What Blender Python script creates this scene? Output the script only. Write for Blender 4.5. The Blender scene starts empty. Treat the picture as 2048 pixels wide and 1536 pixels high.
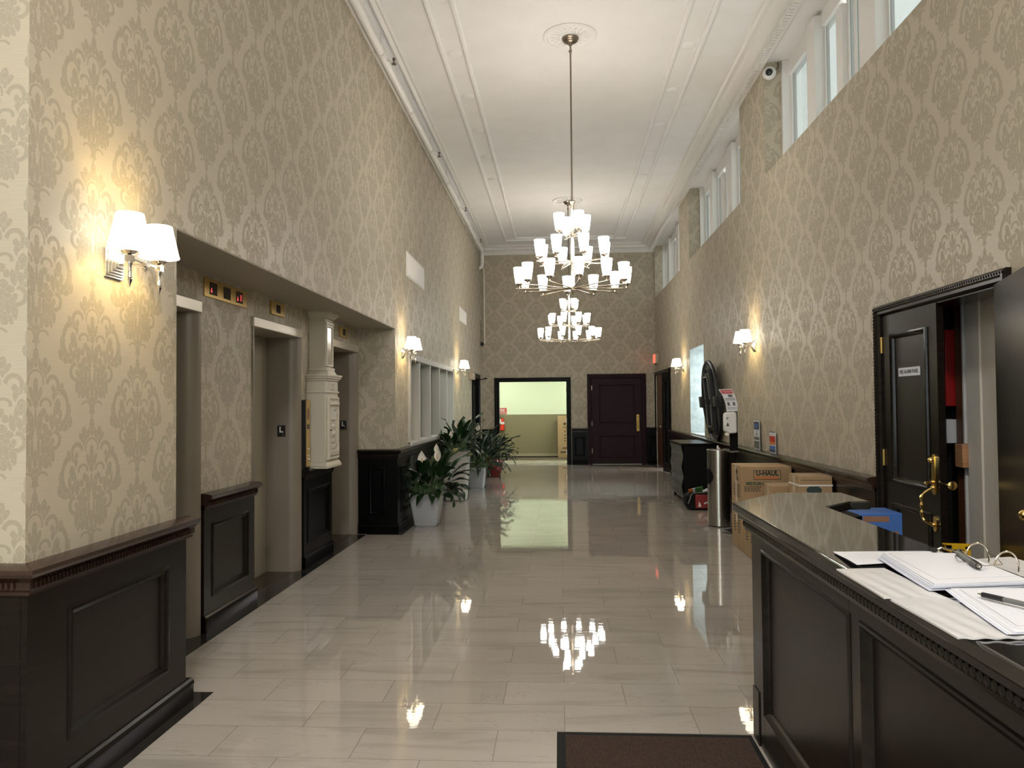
import bpy, bmesh, math, random
from mathutils import Vector, Matrix, Euler
random.seed(7)
PI = math.pi
C = bpy.context.scene.collection
SC = bpy.context.scene

# ------------------------------------------------------------------ camera
cam = bpy.data.cameras.new('camera'); cam.sensor_fit = 'HORIZONTAL'; cam.sensor_width = 36.0
cam.lens = 1538.0 / 2048 * 36; cam.clip_start = 0.05; cam.clip_end = 200
camo = bpy.data.objects.new('camera', cam); C.objects.link(camo)
rx, ux, fx = (0.9980194785, 0.0622978449, -0.0087234729), (0.0103539302, -0.0258972778, 0.9996109879), (-0.0620476960, 0.9977215591, 0.0264910152)
camo.matrix_world = Matrix(((rx[0], ux[0], -fx[0], 0), (rx[1], ux[1], -fx[1], 0), (rx[2], ux[2], -fx[2], 1.55), (0, 0, 0, 1)))
SC.camera = camo
SC.view_settings.view_transform = 'Standard'; SC.view_settings.look = 'None'
SC.view_settings.gamma = 1.0; SC.view_settings.exposure = 1.22; SC.view_settings.use_curve_mapping = False
cy = SC.cycles
cy.use_denoising = True; cy.max_bounces = 7; cy.diffuse_bounces = 4; cy.glossy_bounces = 4; cy.transmission_bounces = 4
cy.transparent_max_bounces = 8; cy.caustics_reflective = False; cy.caustics_refractive = False
cy.sample_clamp_indirect = 4.0; cy.use_light_tree = True; cy.blur_glossy = 0.5

# ------------------------------------------------------------------ world and daylight
world = bpy.data.worlds.new('world'); SC.world = world; world.use_nodes = True
bgn = world.node_tree.nodes['Background']; bgn.inputs[0].default_value = (0.94, 0.98, 0.97, 1); bgn.inputs[1].default_value = 1.0
LAMP = 7.0          # radiance of a chandelier glass shade
SCONCE = 2.5         # watts of one sconce bulb
def area_light(name, loc, rot, sx, sy, energy, col):
    l = bpy.data.lights.new(name, 'AREA'); l.shape = 'RECTANGLE'; l.size = sx; l.size_y = sy; l.energy = energy; l.color = col
    o = bpy.data.objects.new(name, l); C.objects.link(o); o.location = loc; o.rotation_euler = rot; return o
area_light('daylight_entrance', (-1.6, -5.6, 1.9), (PI / 2, 0, 0), 4.6, 3.2, 70, (0.82, 0.92, 1.0))
area_light('daylight_side_window', (3.45, 13.85, 2.2), (0, math.radians(55), 0), 1.5, 1.3, 72, (0.88, 0.95, 1.0))
area_light('daylight_far_office', (4.3, 18.2, 1.6), (0, PI / 2, 0), 1.8, 1.6, 40, (0.95, 0.97, 1.0))

# ------------------------------------------------------------------ mesh builder
class MB:
    def __init__(s): s.v = []; s.f = []; s.m = []; s.k = 0
    def add(s, vs, fs, m=None):
        b = len(s.v); s.v += [tuple(v) for v in vs]
        for f in fs: s.f.append(tuple(b + i for i in f)); s.m.append(s.k if m is None else m)
        return s
    def box(s, x0, x1, y0, y1, z0, z1, m=None):
        x0, x1 = min(x0, x1), max(x0, x1); y0, y1 = min(y0, y1), max(y0, y1); z0, z1 = min(z0, z1), max(z0, z1)
        return s.add([(x0, y0, z0), (x1, y0, z0), (x1, y1, z0), (x0, y1, z0), (x0, y0, z1), (x1, y0, z1), (x1, y1, z1), (x0, y1, z1)],
                     [(0, 3, 2, 1), (4, 5, 6, 7), (0, 1, 5, 4), (1, 2, 6, 5), (2, 3, 7, 6), (3, 0, 4, 7)], m)
    def taper(s, c, b0, b1, z0, z1, m=None):
        (x, y) = c; a, d = b0; e, g = b1
        return s.add([(x - a, y - d, z0), (x + a, y - d, z0), (x + a, y + d, z0), (x - a, y + d, z0), (x - e, y - g, z1), (x + e, y - g, z1), (x + e, y + g, z1), (x - e, y + g, z1)],
                     [(0, 3, 2, 1), (4, 5, 6, 7), (0, 1, 5, 4), (1, 2, 6, 5), (2, 3, 7, 6), (3, 0, 4, 7)], m)
    def obox(s, M, hx, hy, hz, m=None):
        vs = [M @ Vector((a * hx, b * hy, c * hz)) for c in (-1, 1) for a, b in ((-1, -1), (1, -1), (1, 1), (-1, 1))]
        return s.add(vs, [(0, 3, 2, 1), (4, 5, 6, 7), (0, 1, 5, 4), (1, 2, 6, 5), (2, 3, 7, 6), (3, 0, 4, 7)], m)
    def prism(s, poly, a, b, axis='z', m=None):
        def mk(p, h): return (p[0], p[1], h) if axis == 'z' else ((p[0], h, p[1]) if axis == 'y' else (h, p[0], p[1]))
        n = len(poly)
        return s.add([mk(p, a) for p in poly] + [mk(p, b) for p in poly],
                     [tuple(range(n))[::-1], tuple(range(n, 2 * n))] + [(i, (i + 1) % n, n + (i + 1) % n, n + i) for i in range(n)], m)
    def lathe(s, prof, c=(0, 0, 0), n=24, m=None, M=None, close=False):
        vs = []; fs = []
        for (r, z) in prof:
            for i in range(n):
                a = 2 * PI * i / n; p = Vector((r * math.cos(a), r * math.sin(a), z))
                if M is not None: p = M @ p
                vs.append((p[0] + c[0], p[1] + c[1], p[2] + c[2]))
        k = len(prof)
        for j in range(k - 1 if not close else k):
            j2 = (j + 1) % k
            for i in range(n): fs.append((j * n + i, j * n + (i + 1) % n, j2 * n + (i + 1) % n, j2 * n + i))
        if not close:
            if prof[0][0] > 1e-6: fs.append(tuple(range(n))[::-1])
            if prof[-1][0] > 1e-6: fs.append(tuple(range((k - 1) * n, k * n)))
        return s.add(vs, fs, m)
    def cyl(s, p0, p1, r0, r1=None, n=12, m=None):
        p0, p1 = Vector(p0), Vector(p1); d = p1 - p0
        q = d.to_track_quat('Z', 'Y').to_matrix()
        return s.lathe([(r0, 0), (r0 if r1 is None else r1, d.length)], p0, n, m, q)
    def tube(s, pts, r, n=8, m=None, caps=True):
        pts = [Vector(p) for p in pts]; k = len(pts); vs = []; fs = []; up = None
        for i, p in enumerate(pts):
            t = (pts[min(i + 1, k - 1)] - pts[max(i - 1, 0)]).normalized()
            if up is None: up = t.orthogonal().normalized()
            up = (up - t * up.dot(t)).normalized(); w = t.cross(up); rr = r[i] if isinstance(r, (list, tuple)) else r
            for j in range(n):
                a = 2 * PI * j / n; vs.append(p + (up * math.cos(a) + w * math.sin(a)) * rr)
        for i in range(k - 1):
            for j in range(n): fs.append((i * n + j, i * n + (j + 1) % n, (i + 1) * n + (j + 1) % n, (i + 1) * n + j))
        if caps: fs += [tuple(range(n))[::-1], tuple(range((k - 1) * n, k * n))]
        return s.add(vs, fs, m)
    def sph(s, c, r, n=10, k=6, m=None, M=None):
        if not isinstance(r, (list, tuple)): r = (r, r, r)
        vs = []; fs = []
        for j in range(k + 1):
            t = PI * j / k
            for i in range(n):
                a = 2 * PI * i / n; p = Vector((r[0] * math.sin(t) * math.cos(a), r[1] * math.sin(t) * math.sin(a), -r[2] * math.cos(t)))
                if M is not None: p = M @ p
                vs.append(p + Vector(c))
        for j in range(k):
            for i in range(n): fs.append((j * n + i, j * n + (i + 1) % n, (j + 1) * n + (i + 1) % n, (j + 1) * n + i))
        return s.add(vs, fs, m)
    # ring moulding: profile swept around a rectangle lying in a wall.  fr maps (a, h, d) -> xyz
    def frame(s, fr, a0, a1, h0, h1, prof, m=None):
        n = len(prof); vs = []; fs = []
        for (ca, ch, sa, sh) in ((a0, h0, 1, 1), (a1, h0, -1, 1), (a1, h1, -1, -1), (a0, h1, 1, -1)):
            for (w, d) in prof: vs.append(fr(ca + sa * w, ch + sh * w, d))
        for c in range(4):
            c2 = (c + 1) % 4
            for i in range(n - 1): fs.append((c * n + i, c2 * n + i, c2 * n + i + 1, c * n + i + 1))
        return s.add(vs, fs, m)

def rotz(a): return Matrix.Rotation(a, 3, 'Z')
def mesh_obj(name, mb, mats, parent=None, loc=(0, 0, 0), bevel=0.0, sharp=32, uv=(0, 0), clean=True, keep=False):
    off = Vector(loc)
    p = parent
    while p is not None: off = off + Vector(p.location) if not keep else off; p = p.parent
    me = bpy.data.meshes.new(name)
    me.from_pydata([tuple(Vector(v) - off) if not keep else v for v in mb.v], [], mb.f)
    me.polygons.foreach_set('material_index', mb.m)
    for mt in (mats if isinstance(mats, (list, tuple)) else [mats]): me.materials.append(mt)
    bm = bmesh.new(); bm.from_mesh(me)
    if clean:
        bmesh.ops.remove_doubles(bm, verts=bm.verts, dist=1e-6)
        bmesh.ops.dissolve_degenerate(bm, edges=bm.edges, dist=1e-6)
        bmesh.ops.recalc_face_normals(bm, faces=bm.faces)
    lay = bm.loops.layers.uv.new('UVMap')
    for f in bm.faces:
        nx, ny, nz = abs(f.normal.x), abs(f.normal.y), abs(f.normal.z)
        for l in f.loops:
            co = l.vert.co + (off if not keep else Vector((0, 0, 0)))
            if nz > max(nx, ny): l[lay].uv = (co.x, co.y)
            elif nx > ny: l[lay].uv = (co.y - uv[0], co.z - uv[1])
            else: l[lay].uv = (co.x - uv[0], co.z - uv[1])
    bm.to_mesh(me); bm.free()
    me.polygons.foreach_set('use_smooth', [True] * len(me.polygons))
    me.set_sharp_from_angle(angle=math.radians(sharp))
    o = bpy.data.objects.new(name, me); C.objects.link(o); o.location = loc
    if parent is not None: o.parent = parent
    if bevel:
        b = o.modifiers.new('bevel', 'BEVEL'); b.width = bevel; b.segments = 2; b.limit_method = 'ANGLE'; b.angle_limit = math.radians(40)
    return o
def tag(o, label, cat, group=None, kind=None):
    o['label'] = label; o['category'] = cat
    if group: o['group'] = group
    if kind: o['kind'] = kind
    return o
def thing(name, label, cat, loc=(0, 0, 0), rz=0.0, group=None):
    o = bpy.data.objects.new(name, None); C.objects.link(o); o.location = loc; o.rotation_euler = (0, 0, rz); o.empty_display_size = 0.1
    return tag(o, label, cat, group)
def struct(name, mb, mats, parent=None, **kw):
    o = mesh_obj(name, mb, mats, parent, **kw)
    if parent is None: o['kind'] = 'structure'
    return o
def sgroup(name, loc=(0, 0, 0)):
    o = bpy.data.objects.new(name, None); C.objects.link(o); o.location = loc; o['kind'] = 'structure'; return o
def part(name, mb, mats, root, label=None, **kw):
    o = mesh_obj(name, mb, mats, root, **kw)
    if label: o['label'] = label
    return o
def single(name, mb, mats, label, cat, loc, group=None, **kw):
    return tag(mesh_obj(name, mb, mats, None, loc=loc, **kw), label, cat, group)
def copy_tree(src, parent=None):
    c = src.copy(); C.objects.link(c)
    if parent is not None: c.parent = parent
    for ch in list(src.children): copy_tree(ch, c)
    return c
def lettering(text, size, mat, root, origin, xd, yd, name='lettering', align='CENTER', depth=0.0006, sx=1.0, spacing=1.0, bold=0.0):
    cu = bpy.data.curves.new(name, 'FONT'); cu.body = text; cu.size = size; cu.align_x = align; cu.align_y = 'CENTER'; cu.extrude = depth; cu.space_character = spacing; cu.offset = bold; cu.resolution_u = 3
    t = bpy.data.objects.new(name, cu); C.objects.link(t)
    dg = bpy.context.evaluated_depsgraph_get(); me = bpy.data.meshes.new_from_object(t.evaluated_get(dg))
    bpy.data.objects.remove(t); bpy.data.curves.remove(cu)
    xd, yd = Vector(xd).normalized(), Vector(yd).normalized(); nd = xd.cross(yd)
    mb = MB(); o = Vector(origin)
    vs = [o + xd * v.co.x * sx + yd * v.co.y + nd * v.co.z for v in me.vertices]
    mb.add(vs, [tuple(p.vertices) for p in me.polygons]); bpy.data.meshes.remove(me)
    return part(name, mb, mat, root)

# ------------------------------------------------------------------ materials
def mat(name, col, rough=0.5, metal=0.0, spec=0.5, coat=0.0, coat_rough=0.1, emit=None, es=0.0, noise=None, bump=None, trans=0.0, sss=None):
    m = bpy.data.materials.new(name); m.use_nodes = True; nt = m.node_tree; b = nt.nodes['Principled BSDF']
    b.inputs['Base Color'].default_value = (*col, 1); b.inputs['Roughness'].default_value = rough; b.inputs['Metallic'].default_value = metal
    b.inputs['Specular IOR Level'].default_value = spec; b.inputs['Coat Weight'].default_value = coat; b.inputs['Coat Roughness'].default_value = coat_rough
    if emit: b.inputs['Emission Color'].default_value = (*emit, 1); b.inputs['Emission Strength'].default_value = es
    b.inputs['Transmission Weight'].default_value = trans
    if noise or bump:
        tc = nt.nodes.new('ShaderNodeTexCoord')
    if noise:
        sc, col2, stretch = noise
        mp = nt.nodes.new('ShaderNodeMapping'); mp.inputs['Scale'].default_value = stretch
        n = nt.nodes.new('ShaderNodeTexNoise'); n.inputs['Scale'].default_value = sc; n.inputs['Detail'].default_value = 4
        mx = nt.nodes.new('ShaderNodeMix'); mx.data_type = 'RGBA'; mx.inputs[6].default_value = (*col, 1); mx.inputs[7].default_value = (*col2, 1)
        cr = nt.nodes.new('ShaderNodeMapRange'); cr.inputs[1].default_value = 0.35; cr.inputs[2].default_value = 0.65
        nt.links.new(tc.outputs['Object'], mp.inputs[0]); nt.links.new(mp.outputs[0], n.inputs['Vector']); nt.links.new(n.outputs['Fac'], cr.inputs[0])
        nt.links.new(cr.outputs[0], mx.inputs[0]); nt.links.new(mx.outputs[2], b.inputs['Base Color'])
    if bump:
        sc, st = bump
        n2 = nt.nodes.new('ShaderNodeTexNoise'); n2.inputs['Scale'].default_value = sc; n2.inputs['Detail'].default_value = 2
        bp = nt.nodes.new('ShaderNodeBump'); bp.inputs['Strength'].default_value = st; bp.inputs['Distance'].default_value = 0.01
        nt.links.new(tc.outputs['Object'], n2.inputs['Vector']); nt.links.new(n2.outputs['Fac'], bp.inputs['Height']); nt.links.new(bp.outputs[0], b.inputs['Normal'])
    return m
class NT:
    def __init__(s, nt): s.nt = nt
    def val(s, sock, v):
        if hasattr(v, 'is_linked') or isinstance(v, bpy.types.NodeSocket): s.nt.links.new(v, sock)
        else: sock.default_value = v
    def math(s, op, a, b=None, c=None, clamp=False):
        n = s.nt.nodes.new('ShaderNodeMath'); n.operation = op; n.use_clamp = clamp
        for i, x in enumerate((a, b, c)):
            if x is not None: s.val(n.inputs[i], x)
        return n.outputs[0]
    def new(s, t): return s.nt.nodes.new(t)
    def mix(s, f, a, b):
        n = s.new('ShaderNodeMix'); n.data_type = 'RGBA'; s.val(n.inputs[0], f); s.val(n.inputs[6], a); s.val(n.inputs[7], b); return n.outputs[2]
    def rng(s, v, a, b, c=0.0, d=1.0):
        n = s.new('ShaderNodeMapRange'); s.val(n.inputs[0], v)
        for i, x in enumerate((a, b, c, d)): n.inputs[i + 1].default_value = x
        return n.outputs[0]

LEAVES = [(0, .032, .017, .040, 0), (.024, .058, .012, .028, -28), (.056, .062, .018, .030, 14), (.078, .078, .012, .022, 42), (.060, .092, .010, .018, 0), (.112, .150, .012, .013, 0),
          (.168, .146, .013, .020, 12), (.150, .158, .012, .012, 0), (.142, .222, .019, .030, 10), (.122, .246, .010, .026, 6), (.160, .264, .011, .026, 14), (.104, .284, .014, .030, -12), (.136, .288, .013, .026, -18),
          (.224, .288, .019, .024, 28), (.200, .306, .026, .014, -20), (.166, .308, .022, .012, -10), (.226, .240, .008, .030, 0),
          (0, .150, .015, .038, 0), (.024, .176, .012, .030, 24), (0, .206, .017, .020, 0), (.052, .244, .016, .016, 0), (.074, .268, .015, .015, 0),
          (.026, .290, .017, .050, 8), (0, .266, .008, .036, 0), (.062, .306, .020, .016, 20), (.044, .338, .032, .012, -6), (.088, .326, .022, .014, 10), (.112, .356, .011, .013, 0), (.078, .352, .018, .011, 0),
          (.106, .398, .015, .042, -14), (.078, .388, .013, .038, -12), (.050, .384, .015, .034, -6), (.066, .436, .019, .026, -14), (.034, .438, .013, .030, 4), (.020, .388, .010, .042, 0), (0, .432, .012, .042, 0), (.092, .440, .010, .022, -24),
          (0, .470, .024, .015, 0), (0, .512, .011, .036, 0), (0, .542, .006, .022, 0)]
RINGS = [(.158, .226, .054, .070, -6, .21, (.90, -.45), -.50), (.108, .138, .036, .034, 0, .27, (.55, -.80), -.45), (0, .128, .048, .046, 0, .11, (0, -1), -.25),
         (.120, .354, .038, .033, 0, .27, (.85, .35), -.35), (.064, .214, .032, .022, 0, .26, (0, -1), -.35), (.046, .506, .036, .030, 0, .17, (-.55, -.75), -.15)]
PX, PV = 0.355, 0.55
def damask(name, bg, motif):
    m = bpy.data.materials.new(name); m.use_nodes = True; nt = m.node_tree; N = NT(nt); b = nt.nodes['Principled BSDF']
    uvn = N.new('ShaderNodeUVMap'); uvn.uv_map = 'UVMap'; sp = N.new('ShaderNodeSeparateXYZ'); nt.links.new(uvn.outputs[0], sp.inputs[0])
    u = N.math('ABSOLUTE', N.math('WRAP', sp.outputs[0], PX, -PX))
    d = N.math('WRAP', N.math('MULTIPLY', sp.outputs[1], -1.0), PV, 0.0)
    bd = N.math('ADD', PX / 2, N.math('MULTIPLY', 0.085, N.math('COSINE', N.math('MULTIPLY', N.math('SUBTRACT', d, 0.25), 2 * PI / PV))))
    inb = N.math('GREATER_THAN', u, bd)
    u2 = N.math('ABSOLUTE', N.math('SUBTRACT', N.math('MULTIPLY', inb, PX), u))
    d2 = N.math('WRAP', N.math('ADD', d, N.math('MULTIPLY', inb, PV / 2)), PV, 0.0)
    cb = N.new('ShaderNodeCombineXYZ'); nt.links.new(N.math('MULTIPLY', u2, 1.10), cb.inputs[0]); nt.links.new(d2, cb.inputs[1])
    cur = None
    for (x, y, hx, hy, r) in LEAVES:
        mp = N.new('ShaderNodeMapping'); mp.vector_type = 'TEXTURE'; nt.links.new(cb.outputs[0], mp.inputs[0])
        mp.inputs['Location'].default_value = (x, y, 0); mp.inputs['Rotation'].default_value = (0, 0, math.radians(r)); mp.inputs['Scale'].default_value = (hx * 1.06, hy * 1.06, 1)
        ln = N.new('ShaderNodeVectorMath'); ln.operation = 'LENGTH'; nt.links.new(mp.outputs[0], ln.inputs[0])
        v = ln.outputs['Value']
        if cur is None: cur, sec = v, 9.0
        else: sec = N.math('MINIMUM', sec, N.math('MAXIMUM', cur, v)); cur = N.math('MINIMUM', cur, v)
    for (x, y, hx, hy, r, th, dr, c0) in RINGS:
        mp = N.new('ShaderNodeMapping'); mp.vector_type = 'TEXTURE'; nt.links.new(cb.outputs[0], mp.inputs[0])
        mp.inputs['Location'].default_value = (x, y, 0); mp.inputs['Rotation'].default_value = (0, 0, math.radians(r)); mp.inputs['Scale'].default_value = (hx, hy, 1)
        ln = N.new('ShaderNodeVectorMath'); ln.operation = 'LENGTH'; nt.links.new(mp.outputs[0], ln.inputs[0])
        dp = N.new('ShaderNodeVectorMath'); dp.operation = 'DOT_PRODUCT'; nt.links.new(mp.outputs[0], dp.inputs[0]); dp.inputs[1].default_value = (dr[0], dr[1], 0)
        v = N.math('MULTIPLY_ADD', N.math('LESS_THAN', dp.outputs['Value'], c0), 9.0, N.math('DIVIDE', N.math('ABSOLUTE', N.math('SUBTRACT', ln.outputs['Value'], 1.0)), th))
        sec = N.math('MINIMUM', sec, N.math('MAXIMUM', cur, v)); cur = N.math('MINIMUM', cur, v)
    edge = N.new('ShaderNodeTexNoise'); edge.inputs['Scale'].default_value = 130; edge.inputs['Detail'].default_value = 1; nt.links.new(cb.outputs[0], edge.inputs['Vector'])
    gap = N.math('SUBTRACT', sec, cur)
    cur = N.math('ADD', cur, N.rng(edge.outputs['Fac'], 0, 1, -0.24, 0.24))
    mask = N.rng(cur, 0.94, 1.06, 1, 0)
    vein = N.math('MULTIPLY', N.rng(cur, 0.46, 0.50, 0, 1), N.rng(cur, 0.56, 0.60, 1, 0))
    hair = N.rng(gap, 0.05, 0.13, 0.75, 0.0)
    fac = N.math('MULTIPLY', N.math('MULTIPLY', mask, N.math('SUBTRACT', 1.0, N.math('MULTIPLY', vein, 0.45))), N.math('SUBTRACT', 1.0, hair))
    silk = N.new('ShaderNodeTexNoise'); silk.inputs['Scale'].default_value = 1; silk.inputs['Detail'].default_value = 2
    mp = N.new('ShaderNodeMapping'); mp.inputs['Scale'].default_value = (9, 260, 1); nt.links.new(uvn.outputs[0], mp.inputs[0]); nt.links.new(mp.outputs[0], silk.inputs['Vector'])
    c = N.mix(fac, (*bg, 1), (*motif, 1))
    c = N.mix(N.rng(silk.outputs['Fac'], 0.35, 0.65, 0.0, 0.16), c, (bg[0] * .55, bg[1] * .55, bg[2] * .55, 1))
    nt.links.new(c, b.inputs['Base Color']); nt.links.new(N.rng(fac, 0, 1, 0.42, 0.62), b.inputs['Roughness'])
    b.inputs['Specular IOR Level'].default_value = 0.2
    return m
M_DAM = damask('damask_wallpaper', (.50, .444, .345), (.388, .341, .258))

def stone_floor(name, ox, oy, bw, rh, c1, c2, rough=0.07):
    m = bpy.data.materials.new(name); m.use_nodes = True; nt = m.node_tree; N = NT(nt); b = nt.nodes['Principled BSDF']
    tc = N.new('ShaderNodeTexCoord'); mp = N.new('ShaderNodeMapping'); nt.links.new(tc.outputs['Object'], mp.inputs[0])
    mp.inputs['Location'].default_value = (-ox + 100 * bw, -oy + 100 * rh, 0)
    br = N.new('ShaderNodeTexBrick'); nt.links.new(mp.outputs[0], br.inputs['Vector']); br.offset = 0.5; br.offset_frequency = 2
    br.inputs['Scale'].default_value = 1; br.inputs['Brick Width'].default_value = bw; br.inputs['Row Height'].default_value = rh; br.inputs['Mortar Size'].default_value = 0.0014
    br.inputs['Color1'].default_value = (0, 0, 0, 1); br.inputs['Color2'].default_value = (1, 1, 1, 1); br.inputs['Mortar'].default_value = (.5, .5, .5, 1); br.inputs['Bias'].default_value = 0
    sx = N.new('ShaderNodeSeparateColor'); nt.links.new(br.outputs['Color'], sx.inputs[0]); t = sx.outputs[0]
    mv = N.new('ShaderNodeMapping'); nt.links.new(tc.outputs['Object'], mv.inputs[0]); mv.inputs['Scale'].default_value = (1.1, 5.5, 1); mv.inputs['Rotation'].default_value = (0, 0, .12)
    cz = N.new('ShaderNodeCombineXYZ'); nt.links.new(N.math('MULTIPLY', t, 40.0), cz.inputs[2])
    av = N.new('ShaderNodeVectorMath'); av.operation = 'ADD'; nt.links.new(mv.outputs[0], av.inputs[0]); nt.links.new(cz.outputs[0], av.inputs[1])
    n1 = N.new('ShaderNodeTexNoise'); n1.inputs['Scale'].default_value = 1.3; n1.inputs['Detail'].default_value = 5; n1.inputs['Distortion'].default_value = .6; nt.links.new(av.outputs[0], n1.inputs['Vector'])
    base = N.mix(N.rng(t, 0.1, 1.0, 0.0, 0.55), (*c1, 1), (*c2, 1))
    dark = tuple(x * .55 for x in c2)
    c = N.mix(N.rng(n1.outputs['Fac'], 0.52, 0.8, 0.0, 0.6), base, (*dark, 1))
    vn = N.math('ABSOLUTE', N.math('SUBTRACT', n1.outputs['Fac'], 0.5))
    c = N.mix(N.rng(vn, 0.0, 0.006, 0.28, 0.0), c, (dark[0] * .6, dark[1] * .55, dark[2] * .5, 1))
    n3 = N.new('ShaderNodeTexNoise'); n3.inputs['Scale'].default_value = 60; nt.links.new(tc.outputs['Object'], n3.inputs['Vector'])
    c = N.mix(N.rng(n3.outputs['Fac'], 0.3, 0.7, 0.0, 0.10), c, (c1[0] * .6, c1[1] * .6, c1[2] * .6, 1))
    c = N.mix(N.math('MULTIPLY', br.outputs['Fac'], 0.75), c, (.09, .075, .06, 1))
    nt.links.new(c, b.inputs['Base Color'])
    b.inputs['Specular IOR Level'].default_value = 0.5
    n4 = N.new('ShaderNodeTexNoise'); n4.inputs['Scale'].default_value = 3.0; n4.inputs['Detail'].default_value = 3; nt.links.new(tc.outputs['Object'], n4.inputs['Vector'])
    nt.links.new(N.rng(n4.outputs['Fac'], .3, .7, rough * .7, rough * 1.5), b.inputs['Roughness'])
    n2 = N.new('ShaderNodeTexNoise'); n2.inputs['Scale'].default_value = 3.2; n2.inputs['Detail'].default_value = 1; nt.links.new(av.outputs[0], n2.inputs['Vector'])
    bp = N.new('ShaderNodeBump'); bp.inputs['Strength'].default_value = 0.022; bp.inputs['Distance'].default_value = 0.01
    nt.links.new(n2.outputs['Fac'], bp.inputs['Height']); nt.links.new(bp.outputs[0], b.inputs['Normal'])
    return m
M_FLOOR = stone_floor('polished_stone_tiles', -.31, 3.69, .634, .32, (.43, .388, .345), (.35, .315, .278), .022)
M_FLOOR2 = stone_floor('corridor_tiles', 0, 0, .6, .3, (.62, .60, .5), (.55, .53, .44), .12)
M_CEIL = mat('ceiling_plaster', (.85, .84, .845), .65, noise=(2.5, (.82, .81, .81), (1, 1, 1)), bump=(14, .12))
M_WHITE = mat('white_trim_paint', (.76, .74, .71), .35)
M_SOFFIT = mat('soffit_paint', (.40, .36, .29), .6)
M_BLACKSTONE = mat('black_stone', (.018, .017, .016), .07, noise=(6, (.03, .028, .025), (1, 1, 1)))
M_WOOD = mat('espresso_wood', (.0075, .0055, .0045), .22, spec=.22, noise=(3, (.012, .008, .0063), (1, 1, 12)), bump=(30, .04))
M_WOODP = mat('espresso_panel', (.0095, .006, .0046), .3, spec=.28, noise=(3, (.0135, .0082, .006), (1, 1, 9)))
M_BLACKW = mat('black_painted_wood', (.0022, .002, .0022), .32, spec=.10)
M_RAIL = mat('mahogany_rail', (.022, .0105, .0075), .22, noise=(4, (.036, .017, .011), (1, 1, 1)))
M_DESKW = mat('desk_wood', (.011, .0085, .0065), .25, spec=.32, noise=(3, (.015, .0115, .009), (1, 1, 10)))
M_TOP = mat('desk_top_polish', (.010, .0085, .007), .05, spec=.7, coat=.6, coat_rough=.04)
M_BURG = mat('burgundy_door', (.020, .008, .0115), .5, spec=.14, noise=(3, (.025, .0105, .0145), (1, 1, 8)))
M_ELEV = mat('elevator_enamel', (.215, .185, .145), .38, bump=(25, .02))
M_ELEVD = mat('elevator_door_enamel', (.30, .265, .20), .32)
M_ELEVH = mat('elevator_header_metal', (.52, .47, .38), .35, metal=.5)
M_CREAM = mat('mailbox_cream', (.56, .51, .41), .42)
M_CREAMG = mat('glossy_cream', (.42, .38, .30), .12)
M_BRASS = mat('polished_brass', (.78, .55, .20), .22, metal=1.0)
M_BRASSD = mat('satin_brass', (.50, .335, .10), .34, metal=.75)
M_NICKEL = mat('brushed_nickel', (.46, .39, .30), .27, metal=1.0)
M_CHROME = mat('polished_nickel', (.80, .76, .70), .10, metal=1.0)
M_DNICK = mat('dark_nickel', (.22, .18, .14), .3, metal=1.0)
M_STEEL = mat('stainless_steel', (.56, .52, .47), .24, metal=1.0, bump=(4, .02))
M_BLK = mat('black_plastic', (.010, .010, .011), .35)
M_BLKM = mat('matte_black', (.004, .004, .004), .75, spec=.15)
M_WPL = mat('white_plastic', (.72, .70, .68), .35)
M_SASH = mat('grey_sash_paint', (.50, .475, .45), .4)
M_WPIPE = mat('white_pipe_enamel', (.86, .845, .82), .3)
M_GPL = mat('grey_plastic', (.12, .12, .115), .4)
M_PAPER = mat('paper', (.63, .64, .685), .7)
M_PAPER2 = mat('paper_blue_white', (.58, .60, .71), .7)
M_VINYL = mat('clear_cover_vinyl', (.60, .595, .595), .18, bump=(9, .25))
M_INK = mat('printing_ink', (.06, .06, .065), .7)
M_INKG = mat('grey_ink', (.55, .55, .58), .7)
M_RED = mat('red_plastic', (.55, .022, .015), .3)
M_REDD = mat('dark_red_enamel', (.30, .008, .006), .4)
M_REDP = mat('red_print', (.50, .05, .04), .5)
M_CARD = mat('cardboard', (.36, .235, .125), .75, noise=(5, (.40, .265, .145), (1, 1, 1)))
M_CARDI = mat('cardboard_ink', (.06, .05, .03), .8)
M_CARDG = mat('cardboard_green_ink', (.07, .095, .05), .8)
M_ORANGE = mat('orange_print', (.58, .17, .04), .7)
M_GREENP = mat('green_print', (.07, .20, .045), .5)
M_TEAL = mat('teal_print', (.03, .055, .05), .7)
M_TAPE = mat('packing_tape', (.55, .46, .33), .2)
M_STRAP = mat('white_strap', (.78, .74, .70), .4)
M_BLUE = mat('blue_tape_box', (.045, .13, .40), .5)
M_BROWN = mat('brown_tape', (.24, .12, .07), .5)
M_YEL = mat('yellow_plastic', (.62, .36, .01), .4)
M_LEAF = mat('dark_green_leaf', (.008, .026, .006), .32, noise=(18, (.013, .04, .010), (1, 1, 1)))
M_LEAFB = mat('blue_green_leaf', (.006, .021, .010), .32, noise=(18, (.010, .032, .016), (1, 1, 1)))
M_STEM = mat('plant_stem', (.06, .12, .03), .5)
M_SPATHE = mat('white_spathe', (.78, .74, .66), .5)
M_SPADIX = mat('spadix_cream', (.60, .42, .26), .7)
M_SOIL = mat('potting_soil', (.02, .014, .009), .95, bump=(40, .6))
M_POT = mat('grey_white_glaze', (.50, .515, .545), .35)
M_POTW = mat('warm_grey_glaze', (.47, .455, .43), .35)
M_POTR = mat('red_glaze', (.16, .012, .010), .15)
M_MAT = mat('brown_floor_mat', (.022, .011, .007), .95, noise=(160, (.075, .038, .022), (1, 1, 1)), bump=(240, 1.0))
M_MATE = mat('mat_rubber_edge', (.005, .005, .005), .7, spec=.2)
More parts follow.
